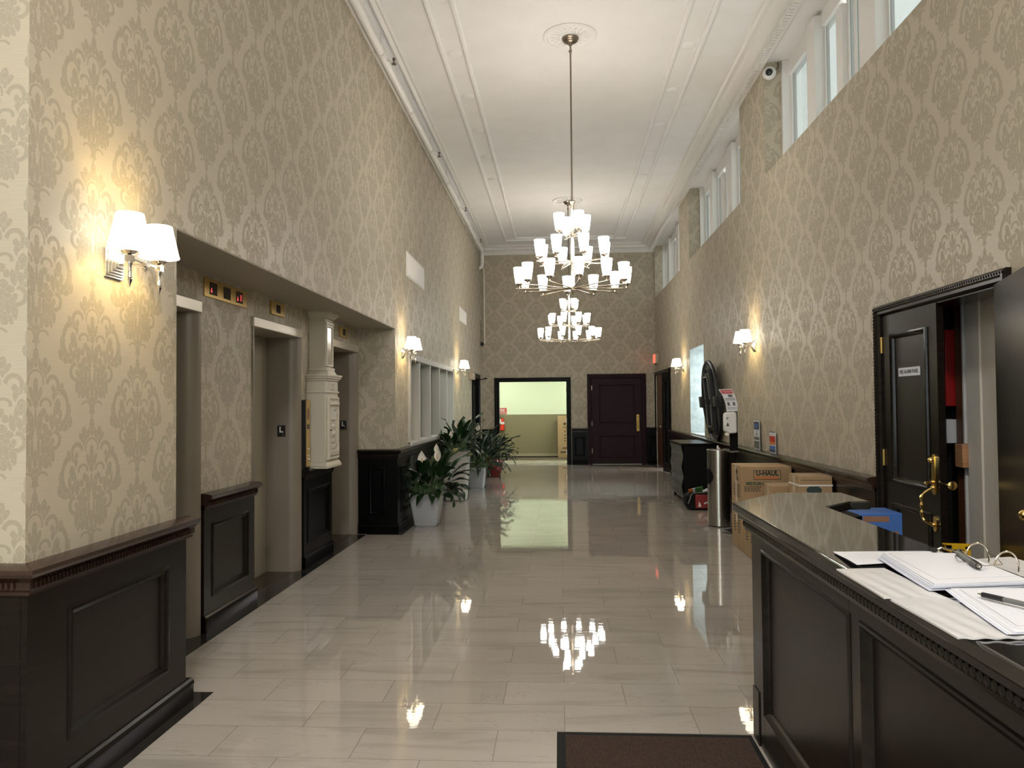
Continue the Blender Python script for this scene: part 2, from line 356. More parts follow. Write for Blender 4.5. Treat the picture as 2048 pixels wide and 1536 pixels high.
M_RUG = mat('tan_rug', (.085, .062, .042), .95, noise=(60, (.12, .09, .06), (1, 1, 1)))
M_OLIVE = mat('olive_paint', (.205, .175, .10), .5)
M_PALE = mat('pale_green_paint', (.66, .73, .56), .55)
M_TAN = mat('tan_paint', (.34, .29, .20), .5)
M_OLDW = mat('old_white_paint', (.86, .81, .72), .5, noise=(7, (.80, .75, .66), (1, 1, .3)), bump=(16, .2))
M_GREYW = mat('grey_white_paint', (.56, .56, .58), .5)
M_BRWD = mat('brown_jamb_wood', (.10, .04, .018), .4, noise=(4, (.13, .055, .025), (1, 1, 12)))
M_RAW = mat('raw_wood', (.42, .20, .09), .6, noise=(6, (.52, .28, .14), (1, 1, 8)))
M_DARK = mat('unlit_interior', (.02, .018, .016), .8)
M_FROST = mat('rough_white_plaster', (.36, .375, .37), .6, noise=(9, (.27, .295, .295), (1, 1, 1)), bump=(14, .5))
M_SHADE = mat('lit_frosted_glass', (.9, .87, .8), .4, emit=(1.0, .96, .915), es=LAMP)
M_FILL = mat('added_fill_glow', (.9, .88, .82), .4, emit=(1.0, .96, .91), es=80)  # glow of the two added lamps behind the camera
M_FABRIC = mat('lit_fabric_shade', (.85, .8, .7), .7, emit=(1.0, .90, .72), es=2.6)
M_TUFT = mat('tufted_grey_vinyl', (.10, .10, .092), .26)
M_SCREEN = mat('dark_display', (.03, .018, .018), .12)
M_LED = mat('red_indicator_light', (.3, .02, .02), .5, emit=(1.0, .12, .12), es=.4)
M_EXIT = mat('red_lit_sign', (.5, .05, .03), .5, emit=(1.0, .16, .09), es=.55)
M_EXITC = mat('sign_housing', (.50, .40, .28), .5)
M_TUBE = mat('fluorescent_tube', (.9, .9, .85), .5, emit=(1.0, 1.0, .88), es=15)
M_TUBE2 = mat('dim_ceiling_panel', (.9, .9, .85), .5, emit=(1.0, 1.0, .9), es=4)
M_EXT = mat('pale_facade', (.55, .58, .55), .8)
M_BLKBAG = mat('black_nylon', (.005, .005, .006), .7, spec=.15, bump=(60, .3))
M_REDBAG = mat('red_nylon', (.22, .012, .014), .5, bump=(60, .3))
M_FIREX = mat('extinguisher_red', (.62, .03, .008), .25)
def glass(name, tint):
    m = bpy.data.materials.new(name); m.use_nodes = True; nt = m.node_tree; nt.nodes.clear(); N = NT(nt)
    out = N.new('ShaderNodeOutputMaterial'); tr = N.new('ShaderNodeBsdfTransparent'); tr.inputs[0].default_value = (*tint, 1)
    gl = N.new('ShaderNodeBsdfGlossy'); gl.inputs['Roughness'].default_value = .03; fr = N.new('ShaderNodeFresnel'); ge = N.new('ShaderNodeNewGeometry'); nt.links.new(N.rng(ge.outputs['Backfacing'], 0, 1, 1.45, 1 / 1.45), fr.inputs[0])
    mx = N.new('ShaderNodeMixShader'); nt.links.new(fr.outputs[0], mx.inputs[0]); nt.links.new(tr.outputs[0], mx.inputs[1]); nt.links.new(gl.outputs[0], mx.inputs[2]); nt.links.new(mx.outputs[0], out.inputs[0])
    return m
M_GLASS = glass('clear_glass', (.90, .94, .92)); M_GLASST = glass('tinted_old_glass', (.62, .645, .63))

# ------------------------------------------------------------------ room dimensions
XL, XA, XR, YF, ZC = -2.0, -2.47, 2.43, 19.7, 5.62
YB, XB = -5.0, -4.3
UV_L, UV_A, UV_R, UV_F = (2.82, 1.779), (5.587, 1.491), (4.886, 2.69), (-.589, 3.11)

def wall_grid(mb, axis, p0, p1, a0, a1, z0, z1, holes, m=None):
    ys = sorted({a0, a1, *[h[0] for h in holes], *[h[1] for h in holes]}); zs = sorted({z0, z1, *[h[2] for h in holes], *[h[3] for h in holes]})
    ys = [y for y in ys if a0 <= y <= a1]; zs = [z for z in zs if z0 <= z <= z1]
    for i in range(len(ys) - 1):
        j = 0
        while j < len(zs) - 1:
            cyy, czz = (ys[i] + ys[i + 1]) / 2, (zs[j] + zs[j + 1]) / 2
            if any(h[0] < cyy < h[1] and h[2] < czz < h[3] for h in holes): j += 1; continue
            k = j + 1
            while k < len(zs) - 1 and not any(h[0] < cyy < h[1] and h[2] < (zs[k] + zs[k + 1]) / 2 < h[3] for h in holes): k += 1
            if axis == 'x': mb.box(p0, p1, ys[i], ys[i + 1], zs[j], zs[k], m)
            else: mb.box(ys[i], ys[i + 1], p0, p1, zs[j], zs[k], m)
            j = k
    return mb

# floor, ceiling
struct('floor', MB().box(-4.6, 3.0, YB - .3, 19.8, -.1, 0), M_FLOOR)
struct('ceiling', MB().box(-4.6, 2.63, YB - .3, 19.95, ZC, ZC + .15), M_CEIL)
b = MB(); b.box(XL - .3, -1.895, YB, 4.11, .0, .0025); b.box(XA - .4, -2.34, 4.11, 9.15, 0, .0025); b.box(-2.34, -1.9, 9.15, 9.42, 0, .0025); b.box(-2.1, -1.9, 9.42, 19.7, 0, .0025); b.box(XB, -2.3, 2.6, 2.78, 0, .0025)
struct('trim_1', b, M_BLACKSTONE)

# left wall with elevator alcove, window, door
struct('wall_left', wall_grid(MB(), 'x', XL - .2, XL, 2.77, 19.9, 0, ZC, [(3.9, 9.25, -1, 2.49), (10.07, 14.25, 1.03, 2.22), (17.5, 18.84, -1, 2.19)]), M_DAM, uv=UV_L)
struct('wall_left_entrance', wall_grid(MB(), 'y', 2.77, 2.97, XB, XL - .2, 0, ZC, []).box(XB - .2, XB, YB, 2.97, 0, ZC), M_DAM, uv=(-2.16, 1.63))
b = MB(); wall_grid(b, 'x', XA - .2, XA, 3.9, 9.25, 0, 2.49, [(3.9, 5.13, -1, 2.275), (6.03, 7.18, -1, 2.275), (8.11, 9.25, -1, 2.275)])
struct('wall_alcove', b, M_DAM, uv=UV_A)
b = MB(); b.box(XA, XL - .2, 9.25, 9.45, 0, 2.49); b.box(XA, XL - .2, 3.7, 3.9, 0, 2.49)
struct('wall_alcove_return', b, M_DAM, uv=(-2.22, 1.55))
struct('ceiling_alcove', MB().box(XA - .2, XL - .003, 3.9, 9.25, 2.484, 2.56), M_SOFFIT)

# right wall and its high window bays
PIERS = [(-5.2, -1.49), (-.26, -.25), (3.81, 5.04), (9.11, 10.34), (14.41, 15.59), (19.6, 19.9)]
BAYS = [(-1.49, 3.81), (5.04, 9.11), (10.34, 14.41), (15.59, 19.68)]
b = MB(); wall_grid(b, 'x', XR, XR + .2, YB - .2, 19.9, 0, 4.215, [(4.35, 5.95, -1, 2.19), (13.15, 14.55, .985, 2.545), (17.12, 19.68, -1, 2.25)])
for p0, p1 in PIERS[:1] + PIERS[2:]: b.box(XR, XR + .2, p0, p1, 4.215, 5.54)
struct('wall_right', b, M_DAM, uv=UV_R)
b = MB(); b.box(XR + .2, XR + .45, YB - .2, 19.9, 4.10, 4.215); b.box(XR - .01, XR + .5, YB - .2, 19.9, 5.54, ZC + .1)
struct('trim_2', b, M_WHITE)
wn = 1
for (p0, p1) in BAYS:
    w = sgroup('window_%d' % wn, (XR + .3, (p0 + p1) / 2, 4.215)); wn += 1
    X0, X1 = XR + .2, XR + .315; L = p1 - p0
    fr = MB(); fr.box(X0, X1 + .05, p1 - .04, p1 + .01, 4.215, 5.54); fr.box(X0, X1 + .05, p0 - .01, p0 + .04, 4.215, 5.54)
    fr.box(X1 - .04, X1 + .03, p0, p1, 4.215, 4.25); fr.box(X1 - .04, X1 + .03, p0, p1, 5.37, 5.54)
    # from the far end: casement pair, post, casement, post, casement pair, post, wide pane
    lay = []; y = p1 - .04
    for kind, wd in (('m', .035), ('g', .54), ('m', .05), ('g', .22), ('m', .04), ('P', .24), ('m', .03), ('g', .40), ('m', .03), ('p', .16), ('m', .05), ('g', .12), ('m', .05), ('g', .26), ('m', .05), ('P', .34), ('m', .04), ('g', .62), ('m', .05), ('g', .55), ('m', .06), ('P', .3)):
        lay.append((kind, y - wd, y)); y -= wd
    panes = []
    for kind, a, c in lay:
        if a < p0 + .04: break
        if kind == 'm': fr.box(X1 - .016, X1 + .03, a, c, 4.25, 5.38)
        elif kind == 'P': fr.box(X1 - .11, X1 + .03, a, c, 4.215, 5.50)
        elif kind == 'p': fr.box(X1 - .06, X1 + .03, a, c, 4.215, 5.30)
        else: panes.append((a, c))
    part('window_frame', fr, M_WHITE, w)
    if panes[-1][0] > p0 + .12: panes.append((p0 + .05, y if y > p0 + .1 else panes[-1][0] - .05))
    for a, c in panes:
        if c > a: part('pane', MB().box(X1 - .004, X1 + .004, a, c, 4.25, 5.38), M_GLASST, w)

# far wall
b = wall_grid(MB(), 'y', YF, YF + .2, XL - .2, 2.9, 0, ZC + .1, [(-1.585, .190, -1, 2.14), (.80, 2.075, -1, 2.20)])
struct('wall_far', b, M_DAM, uv=UV_F)
# entrance wall behind the camera: glazed
b = wall_grid(MB(), 'y', YB - .2, YB, XB, 2.63, 0, ZC, [(-3.2, 1.5, -1, 3.5)])
struct('wall_entrance', b, M_DAM, uv=UV_F)
w = sgroup('window_5', (-.85, YB - .1, 0)); fr = MB()
for x in (-3.2, -2.05, -.9, .25, 1.42): fr.box(x, x + .08, YB - .14, YB - .06, 0, 3.5)
for z in (0, 2.3, 3.42): fr.box(-3.2, 1.5, YB - .14, YB - .06, z, z + .08)
part('window_frame', fr, M_DNICK, w)
for x in (-3.2, -2.05, -.9, .25): part('pane', MB().box(x + .08, x + 1.15, YB - .104, YB - .096, .08, 3.42), M_GLASS, w)

# ------------------------------------------------------------------ cornices, ceiling mouldings
def dent_x(b, y0, y1, step, x0, x1, z0, z1):
    n = int((y1 - y0) / step)
    for i in range(n): b.box(x0, x1, y0 + i * step, y0 + i * step + step * .58, z0, z1)
b = MB()
b.prism([(XR - .33, 5.62), (XR - .33, 5.585), (XR - .30, 5.57), (XR - .25, 5.575), (XR - .22, 5.54), (XR - .15, 5.52), (XR - .1, 5.525), (XR - .07, 5.50), (XR, 5.49), (XR, 5.62)], YB, YF, 'y')
dent_x(b, 0, YF, .06, XR - .105, XR - .05, 5.462, 5.515)
struct('trim_3', b, M_WHITE)
b = MB(); b.prism([(-YF + 0, 5.40), (-YF + .02, 5.40), (-YF + .05, 5.43), (-YF + .06, 5.50), (-YF + .12, 5.52), (-YF + .14, 5.56), (-YF + .22, 5.59), (-YF + .24, 5.62), (-YF, 5.62)], XL, XR, 'x')
b.v = [(x, -y, z) for x, y, z in b.v]
n = int((XR - XL) / .055)
for i in range(n): b.box(XL + i * .055, XL + i * .055 + .03, YF - .085, YF - .05, 5.445, 5.49)
struct('trim_4', b, M_WHITE)
b = MB(); b.prism([(XL, 5.40), (XL + .025, 5.40), (XL + .03, 5.44), (XL + .012, 5.45), (XL + .012, 5.56), (XL + .05, 5.60), (XL + .06, 5.62), (XL, 5.62)], 2.97, YF, 'y')
b.prism([(XL + .12, 5.62), (XL + .125, 5.595), (XL + .15, 5.58), (XL + .19, 5.60), (XL + .21, 5.595), (XL + .23, 5.62)], YB, YF - .2, 'y')
struct('trim_5', b, M_WHITE)
def rib_y(b, x, y0, y1, w=.06, d=.036): b.prism([(x - w / 2, ZC), (x - w / 2, ZC - d * .6), (x - w * .2, ZC - d), (x + w * .2, ZC - d), (x + w / 2, ZC - d * .6), (x + w / 2, ZC)], y0, y1, 'y')
def rib_x(b, y, x0, x1, w=.06, d=.036): b.prism([(y - w / 2, ZC), (y - w / 2, ZC - d * .6), (y - w * .2, ZC - d), (y + w * .2, ZC - d), (y + w / 2, ZC - d * .6), (y + w / 2, ZC)], x0, x1, 'x')
b = MB()
for x0, x1 in ((-1.31, -1.04), (1.37, 1.64)):
    rib_y(b, x0, -4, 18.9); rib_y(b, x1, -4, 18.64)
    for i in range(13):
        y = -1.22 + 1.245 * 1 * i * 1.0 + .0
        y = 8.76 + (i - 8) * 1.247
        if y < 18.5: b.lathe([(.0, ZC - .022), (.06, ZC - .02), (.082, ZC - .006), (.085, ZC)], ((x0 + x1) / 2, y, 0), 20)
    for i in range(3, 11): pass
rib_x(b, 18.9, -1.31, 1.64); rib_x(b, 18.64, -1.04, 1.37)
struct('trim_6', b, M_CEIL)

def medallion(y, x, label):
    b = MB(); z = ZC
    b.lathe([(.30, z), (.30, z - .012), (.285, z - .026), (.262, z - .024), (.25, z - .012), (.235, z - .012), (.10, z - .016), (.08, z - .03), (0, z - .03)], (x, y, 0), 48)
    for i in range(20):
        a = 2 * PI * i / 20; Mx = rotz(a)
        b.sph((x + .185 * math.cos(a), y + .185 * math.sin(a), z - .014), (.036, .016, .012), 8, 4, None, Mx)
        b.sph((x + .13 * math.cos(a + .15), y + .13 * math.sin(a + .15), z - .016), (.02, .010, .010), 6, 4, None, Mx)
    single('ceiling_medallion', b, M_CEIL, label, 'ceiling medallion', (x, y, z), 'plaster ceiling medallions')
medallion(8.43, .152, 'round white plaster ceiling medallion above the nearer chandelier')
medallion(15.33, .19, 'round white plaster ceiling medallion above the farther chandelier')

# ------------------------------------------------------------------ wainscot
RAILP = [(0, 0), (.012, 0), (.012, .012), (.022, .022), (.022, .05), (.034, .062), (.052, .072), (.058, .085), (.055, .1), (.03, .106), (0, .11)]
def wainscot(name, axis, a0, a1, plane, sg, top=.972, panels=None, mats=None, rope=False, ends=(0, 0), base=.115, dep=.03, mitre=(0, 0)):
    """axis 'y': wall plane x=plane, facing sg*x.  axis 'x': wall plane y=plane, facing sg*y"""
    b = MB(); fr = (lambda a, h, d: (plane + sg * d, a, h)) if axis == 'y' else (lambda a, h, d: (a, plane + sg * d, h))
    def bx(p, q, h0, h1, d0, d1, m):
        v0, v1 = fr(p, h0, d0), fr(q, h1, d1); b.box(v0[0], v1[0], v0[1], v1[1], v0[2], v1[2], m)
    bx(a0 + .01, a1 - .01, .001, top - .1, 0, dep - .018, 1)
    panels = panels or [(a0 + .12, a1 - .12)]
    z0, z1 = base + .11, top - .215
    bx(a0, a1, 0, z0, 0, dep, 0); bx(a0, a1, z1, top - .08, 0, dep, 0)
    edges = [a0] + [e for p in panels for e in p] + [a1]
    for i in range(0, len(edges), 2): bx(edges[i], edges[i + 1], z0, z1, 0, dep, 0)
    for p in panels: b.frame(fr, p[0], p[1], z0, z1, [(0, dep), (.006, dep + .008), (.016, dep + .010), (.022, dep), (.036, dep - .004), (.045, dep - .018)], 0)
    def sweepp(prof, h, m):
        pts = [(d, z) for d, z in prof]
        n = len(pts); vs = [fr(a0 - ends[0] - mitre[0] * d, h + z, dep + d) for d, z in pts] + [fr(a1 + ends[1] + mitre[1] * (dep + d), h + z, dep + d) for d, z in pts]
        bk = [fr(a0 - ends[0] + mitre[0] * dep, h + pts[0][1], 0), fr(a0 - ends[0] + mitre[0] * dep, h + pts[-1][1], 0), fr(a1 + ends[1], h + pts[0][1], 0), fr(a1 + ends[1], h + pts[-1][1], 0)]
        b.add(vs + bk, [(i, i + 1, n + i + 1, n + i) for i in range(n - 1)] + [tuple(range(n)) + (2 * n + 1, 2 * n), tuple(range(n, 2 * n)) + (2 * n + 3, 2 * n + 2), (n - 1, 2 * n - 1, 2 * n + 3, 2 * n + 1), (0, n, 2 * n + 2, 2 * n)], m)
    sweepp(RAILP, top - .11, 2)
    sweepp([(0, 0), (.018, 0), (.018, base - .03), (.022, base - .022), (.018, base - .006), (.006, base + .004), (0, base + .004)], 0, 0)
    if rope:
        k = int((a1 - a0) / .022)
        for i in range(k):
            c = fr(a0 + (i + .5) * (a1 - a0) / k, top - .074, dep + .024); b.sph(c, (.009, .009, .017), 6, 4, 2)
    o = struct(name, b, mats or [M_WOOD, M_WOODP, M_RAIL]); return o
BW = [M_BLACKW, M_BLACKW, M_WOOD]
wainscot('trim_7', 'y', 2.77 - .0285, 3.95, XL, 1, rope=True, ends=(0, .05), mitre=(1, 0), panels=[(2.98, 3.77)])
wainscot('trim_8', 'x', -3.9, XL + .004, 2.77, -1, rope=True, panels=[(-3.8, -3.1), (-2.95, -2.13)], mitre=(0, 1))
wainscot('trim_9', 'y', 5.145, 6.015, XA, 1, top=.955, rope=True, ends=(0, .02), panels=[(5.26, 5.90)])
wainscot('trim_10', 'y', 7.195, 8.10, XA, 1, top=.955, mats=BW, panels=[(7.3, 8.0)])
wainscot('trim_11', 'x', XA + .02, XL, 9.25, -1, top=1.02, mats=BW, mitre=(0, 1))
wainscot('trim_12', 'y', 9.22, 17.38, XL, 1, top=1.02, mats=BW, mitre=(1, 0), panels=[(9.4, 10.6), (10.8, 12.0), (12.2, 13.4), (13.6, 14.8), (15.0, 16.2), (16.4, 17.28)])
wainscot('trim_13', 'x', XL, -1.69, YF, -1, top=.92, mats=BW, panels=[(-1.93, -1.76)])
wainscot('trim_14', 'x', .295, .69, YF, -1, top=.93, mats=BW, panels=[(.36, .62)])
wainscot('trim_15', 'x', 2.185, XR, YF, -1, top=.94, mats=BW, panels=[(2.24, 2.38)])
wainscot('trim_16', 'y', 6.07, 17.0, XR, -1, top=.972, mats=[M_WOOD, M_WOODP, M_RAIL], panels=[(6.2 + i * 1.2, 7.25 + i * 1.2) for i in range(9)], dep=.03)
wainscot('trim_17', 'y', YB, 4.2, XR, -1, top=.972, panels=[(-.4, .9), (1.1, 2.4), (2.6, 3.9)])

# ------------------------------------------------------------------ elevators (doors 1-3)
def elevator(n, y0, y1, plate):
    d = sgroup('door_%d' % n, (XA, (y0 + y1) / 2, 0)); xi = XA - .30; j = .10
    b = MB()
    arc = [(XA - .085 + .10 * math.cos(t), .10 * (1 - math.sin(t))) for t in [PI / 2 * (1 - i / 7) for i in range(8)]]   # (x, distance from opening)
    for s, ye, yo in ((1, y0, y0 + j), (-1, y1, y1 - j)):
        poly = [(xi, yo)] + [(x, yo - s * dd) for x, dd in arc] + [(XA - .2, ye), (xi, ye)]
        b.prism(poly if s < 0 else poly[::-1], 0, 2.275, 'z')
    part('jamb', b, M_ELEV, d, sharp=40)
    part('header', MB().box(xi, XA + .022, y0 - .004, y1 + .004, 2.197, 2.279), M_ELEVH, d, bevel=.006)
    m = (y0 + y1) / 2
    part('door_panel', MB().box(xi - .03, xi + .012, y0 + j, m - .002, 0.002, 2.197), M_ELEVD, d, bevel=.003)
    part('door_panel', MB().box(xi - .03, xi + .012, m + .002, y1 - j, 0.002, 2.197), M_ELEVD, d, bevel=.003)
    part('sill', MB().box(xi - .03, XA - .05, y0 + j, y1 - j, 0.0026, .006), M_DNICK, d)
    pl = thing('floor_number_plate', plate, 'sign', (XA - .143, y1 - j - .004, 1.318), 0, 'black floor plates on the elevator jambs')
    part('plate', MB().box(XA - .182, XA - .104, y1 - j - .005, y1 - j, 1.266, 1.372), M_BLK, pl, bevel=.002)
    lettering('L', .075, M_WPL, pl, (XA - .145, y1 - j - .0056, 1.33), (1, 0, 0), (0, 0, 1), name='letter', bold=.002)
    dots = MB()
    for q, (dx, dz) in enumerate(((0, 0), (0, .008), (0, .016))): dots.sph((XA - .124 + dx, y1 - j - .006, 1.278 + dz), .0022, 6, 4)
    part('braille_dots', dots, M_WPL, pl)
elevator(1, 3.97, 5.13, 'black plate lettered L on the jamb of the elevator nearest the twin-shade wall lamp')
elevator(2, 6.03, 7.18, 'black plate lettered L on the middle elevator jamb, left of the brass call panel')
elevator(3, 8.115, 9.248, 'black plate lettered L on the farthest elevator jamb, right of the cream mailbox')
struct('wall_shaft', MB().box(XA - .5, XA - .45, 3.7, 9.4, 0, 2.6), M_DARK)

# ------------------------------------------------------------------ elevator fittings
t = thing('floor_indicator', 'long brass plate with three dark square displays above the elevators', 'elevator indicator', (XA, 5.556, 2.39))
part('plate', MB().box(XA, XA + .008, 5.193, 5.92, 2.325, 2.458), M_BRASSD, t, bevel=.003)
for y, on in ((5.33, 1), (5.555, 0), (5.775, 2)):
    dsp = part('display', MB().box(XA + .006, XA + .0105, y - .058, y + .058, 2.348, 2.435), M_SCREEN, t)
    if on:
        b = MB(); b.prism([(y - .052, 2.375), (y - .018, 2.375), (y - .035, 2.358)], XA + .0105, XA + .0115, 'x'); b.box(XA + .0105, XA + .0115, y - .04, y - .03, 2.373, 2.395)
        part('arrow_light', b, M_LED, dsp)
        if on == 2:
            for q in (.012, .032): part('digit_light', MB().box(XA + .0105, XA + .0112, y + q, y + q + .006, 2.365, 2.415), M_LED, dsp)
for y0, y1, z0, z1, lab in ((6.424, 6.734, 2.342, 2.462, 'small brass hall lantern above the middle elevator'), (8.47, 8.80, 2.33, 2.45, 'small brass hall lantern above the farthest elevator')):
    ym = (y0 + y1) / 2
    t = thing('hall_lantern', lab, 'elevator lantern', (XA, ym, z0), 0, 'brass hall lanterns over the elevators')
    part('plate', MB().box(XA, XA + .016, y0, y1, z0, z1), M_BRASSD, t, bevel=.004)
    part('lens', MB().box(XA + .014, XA + .019, ym - .045, ym + .045, z0 + .025, z1 - .025), M_DARK, t)
t = thing('call_panel', 'tall gold elevator call panel beside the cream mailbox', 'call panel', (XA, 7.27, .97))
b = MB(); b.box(XA, XA + .045, 7.212, 7.33, .967, 1.61); part('housing', b, M_BLK, t, bevel=.003)
part('face_plate', MB().box(XA + .045, XA + .05, 7.214, 7.328, .97, 1.607), M_BRASS, t)
part('display', MB().box(XA + .05, XA + .053, 7.245, 7.298, 1.33, 1.375), M_SCREEN, t)
b = MB(); b.prism([(7.271 + .032 * math.cos(a) * (1 + .15 * math.cos(3 * a)), 1.475 + .06 * math.sin(a)) for a in [i * PI / 12 for i in range(24)]], XA + .05, XA + .052, 'x'); part('emblem', b, M_BROWN, t)
for z in (1.04, 1.075, 1.14): part('button', MB().lathe([(.0, .012), (.010, .011), (.013, .0), (.013, -.002)], (XA + .05, 7.271, z), 14, None, Matrix.Rotation(PI / 2, 3, 'Y')), M_CHROME, t)

# cream wall mailbox with its chute
t = thing('lobby_mailbox', 'cream painted cast metal mailbox with tall chute between the elevators', 'mailbox', (XA, 7.58, .94))
b = MB(); x0, x1, y0, y1 = XA, -2.285, 7.37, 7.80
b.box(x0, x1, y0, y1, 1.0, 1.80)
b.prism([(x0, y0 - .02), (x1 + .03, y0 - .02), (x1 + .03, y1 + .03), (x0, y1 + .03)], .94, .965); b.taper(((x0 + x1 + .025) / 2, (y0 + y1) / 2), ((x1 + .025 - x0) / 2, .245), ((x1 - x0) / 2, .217), .965, 1.0)
for z, o, h in ((1.68, .012, .016), (1.80, .012, .02), (1.82, .026, .02), (1.84, .036, .022)): b.box(x0, x1 + o, y0 - o, y1 + o, z, z + h)
part('body', b, M_CREAM, t, bevel=.003)
b = MB(); fr = lambda a, h, d: (x1 + d, a, h)
b.box(x1, x1 + .012, 7.425, 7.765, 1.02, 1.64); b.frame(fr, 7.425, 7.765, 1.02, 1.64, [(0, .012), (.004, .026), (.022, .026), (.032, .012)]); b.box(x1, x1 + .034, 7.44, 7.75, 1.56, 1.585); b.box(x1, x1 + .03, 7.44, 7.75, 1.06, 1.10)
for z in (1.14, 1.20, 1.27, 1.34): b.sph((x1 + .012, 7.60 + .02 * math.sin(z * 40), z), (.008, .07, .028), 10, 5)
dr = part('door', b, M_CREAM, t, bevel=.002)
b = MB(); b.frame(fr, 7.535, 7.66, 1.41, 1.53, [(0, .012), (.002, .03), (.018, .03), (.022, .016)]); part('card_frame', b, M_CREAM, dr)
part('card', MB().box(x1 + .012, x1 + .018, 7.553, 7.642, 1.425, 1.515), M_PAPER, dr)
part('lock', MB().cyl((x1 + .01, 7.49, 1.31), (x1 + .03, 7.49, 1.31), .008), M_DNICK, dr)
for z in (1.16, 1.48): part('hinge', MB().cyl((x1 + .012, 7.775, z - .03), (x1 + .012, 7.775, z + .03), .011).box(x1 + .006, x1 + .02, 7.70, 7.775, z - .012, z + .012), M_CREAM, t)
b = MB(); b.frame(fr, 7.52, 7.66, 1.715, 1.785, [(0, 0), (.003, .012), (.012, .012), (.016, .004), (.024, .008), (.03, .004), (.034, .004)]); b.box(x1, x1 + .005, 7.53, 7.65, 1.725, 1.775); part('plaque', b, M_CREAM, t)
b = MB(); cx1 = -2.305; b.box(x0, cx1, 7.45, 7.68, 1.86, 2.49); b.taper(((x0 + cx1) / 2 + .01, 7.565), ((cx1 - x0) / 2 + .03, .145), ((cx1 - x0) / 2 + .01, .12), 1.862, 1.90); b.box(x0, cx1 + .02, 7.435, 7.695, 1.90, 1.93)
fr2 = lambda a, h, d: (cx1 + d, a, h)
b.frame(fr2, 7.455, 7.675, 1.94, 2.36, [(0, .0), (.004, .014), (.022, .014), (.03, .002)]); b.box(x0, cx1 + .016, 7.435, 7.695, 2.36, 2.385); b.taper(((x0 + cx1) / 2 + .01, 7.565), ((cx1 - x0) / 2 + .012, .12), ((cx1 - x0) / 2 + .05, .155), 2.42, 2.465); b.box(x0, cx1 + .055, 7.41, 7.72, 2.465, 2.489)
ch = part('chute', b, M_CREAM, t, bevel=.002)
part('glass_front', MB().box(cx1 + .0, cx1 + .004, 7.485, 7.645, 1.97, 2.33), M_CREAMG, ch)

# ------------------------------------------------------------------ sconces
def make_sconce(label):
    t = thing('wall_sconce', label, 'wall lamp', (0, 0, 0), 0, 'twin shade wall sconces')
    b = MB()
    for h, d0, d1 in ((.066, 0, .010), (.056, .010, .018), (.046, .018, .026), (.034, .026, .034), (.022, .034, .042)): b.box(d0, d1, -h * 1.02, h * 1.02, -h * .98, h * .98)
    part('backplate', b, M_CHROME, t, bevel=.0015, keep=True)
    b = MB(); b.cyl((.04, 0, 0), (.15, 0, 0), .007); b.box(.135, .165, -.016, .016, -.016, .016); b.lathe([(0, -.038), (.006, -.032), (.012, -.02), (.006, -.016)], (.15, 0, 0), 10); b.lathe([(.014, .016), (.004, .022), (0, .034)], (.15, 0, 0), 10)
    b.box(.144, .156, -.122, .122, -.006, .006)
    part('arm', b, M_CHROME, t, bevel=.001, keep=True)
    for s in (-1, 1):
        y = s * .122; c = (.15, y, 0)
        b = MB(); b.box(.136, .164, y - .014, y + .014, -.014, .014)
        b.lathe([(0, -.128), (.003, -.118), (.009, -.098), (.012, -.09), (.008, -.086), (.012, -.08), (.009, -.074), (.0085, -.03), (.013, -.022), (.013, -.014)], c, 12)
        st = part('candle_stem', b, M_CHROME, t, keep=True)
        part('drip_pan', MB().lathe([(.006, .014), (.02, .020), (.036, .030), (.036, .033), (.012, .028), (.012, .028)], c, 18), M_CHROME, st, keep=True)
        part('candle_sleeve', MB().lathe([(.016, .028), (.017, .04), (.013, .044), (.013, .072), (.016, .076), (.016, .082)], c, 14), M_WPL, st, keep=True)
        b = MB(); b.lathe([(.088, .048), (.0565, .195), (.0535, .195), (.085, .048)], c, 28, close=True); b.lathe([(.0885, .048), (.0885, .054), (.087, .054), (.087, .048)], c, 28, close=True)
        part('lamp_shade', b, M_FABRIC, st, keep=True)
    return t
def sconce_bulbs(root):
    for s in (-1, 1):
        l = bpy.data.lights.new('sconce_bulb', 'POINT'); l.energy = SCONCE; l.color = (1.0, .72, .25); l.shadow_soft_size = .022
        o = bpy.data.objects.new('sconce_bulb', l); C.objects.link(o); o.location = (.15, s * .122, .125); o.parent = root
sc0 = None
for (x, y, z, rz, lab) in ((XL, 3.322, 2.195, 0, 'twin shade nickel wall sconce on the near left wall, beside the elevator alcove'),
                           (XL, 9.66, 2.215, 0, 'twin shade wall sconce on the left wall just past the elevators, above the plants'),
                           (XL, 14.86, 2.215, 0, 'twin shade wall sconce at the far end of the left wall beyond the white window'),
                           (XR, 9.73, 2.25, PI, 'twin shade wall sconce on the right wall above the sanitizer stand'),
                           (XR, 15.2, 2.22, PI, 'twin shade wall sconce on the right wall between the lit window and the far door'),
                           (XR, 2.9, 2.22, PI, 'twin shade wall sconce on the right wall beside the desk, out of frame')):
    if sc0 is None: sc0 = make_sconce(lab); s = sc0
    else: s = copy_tree(sc0); s['label'] = lab
    s.location = (x, y, z); s.rotation_euler = (0, 0, rz)
for o in [o for o in list(C.objects) if o.name.startswith('wall_sconce')]: sconce_bulbs(o)

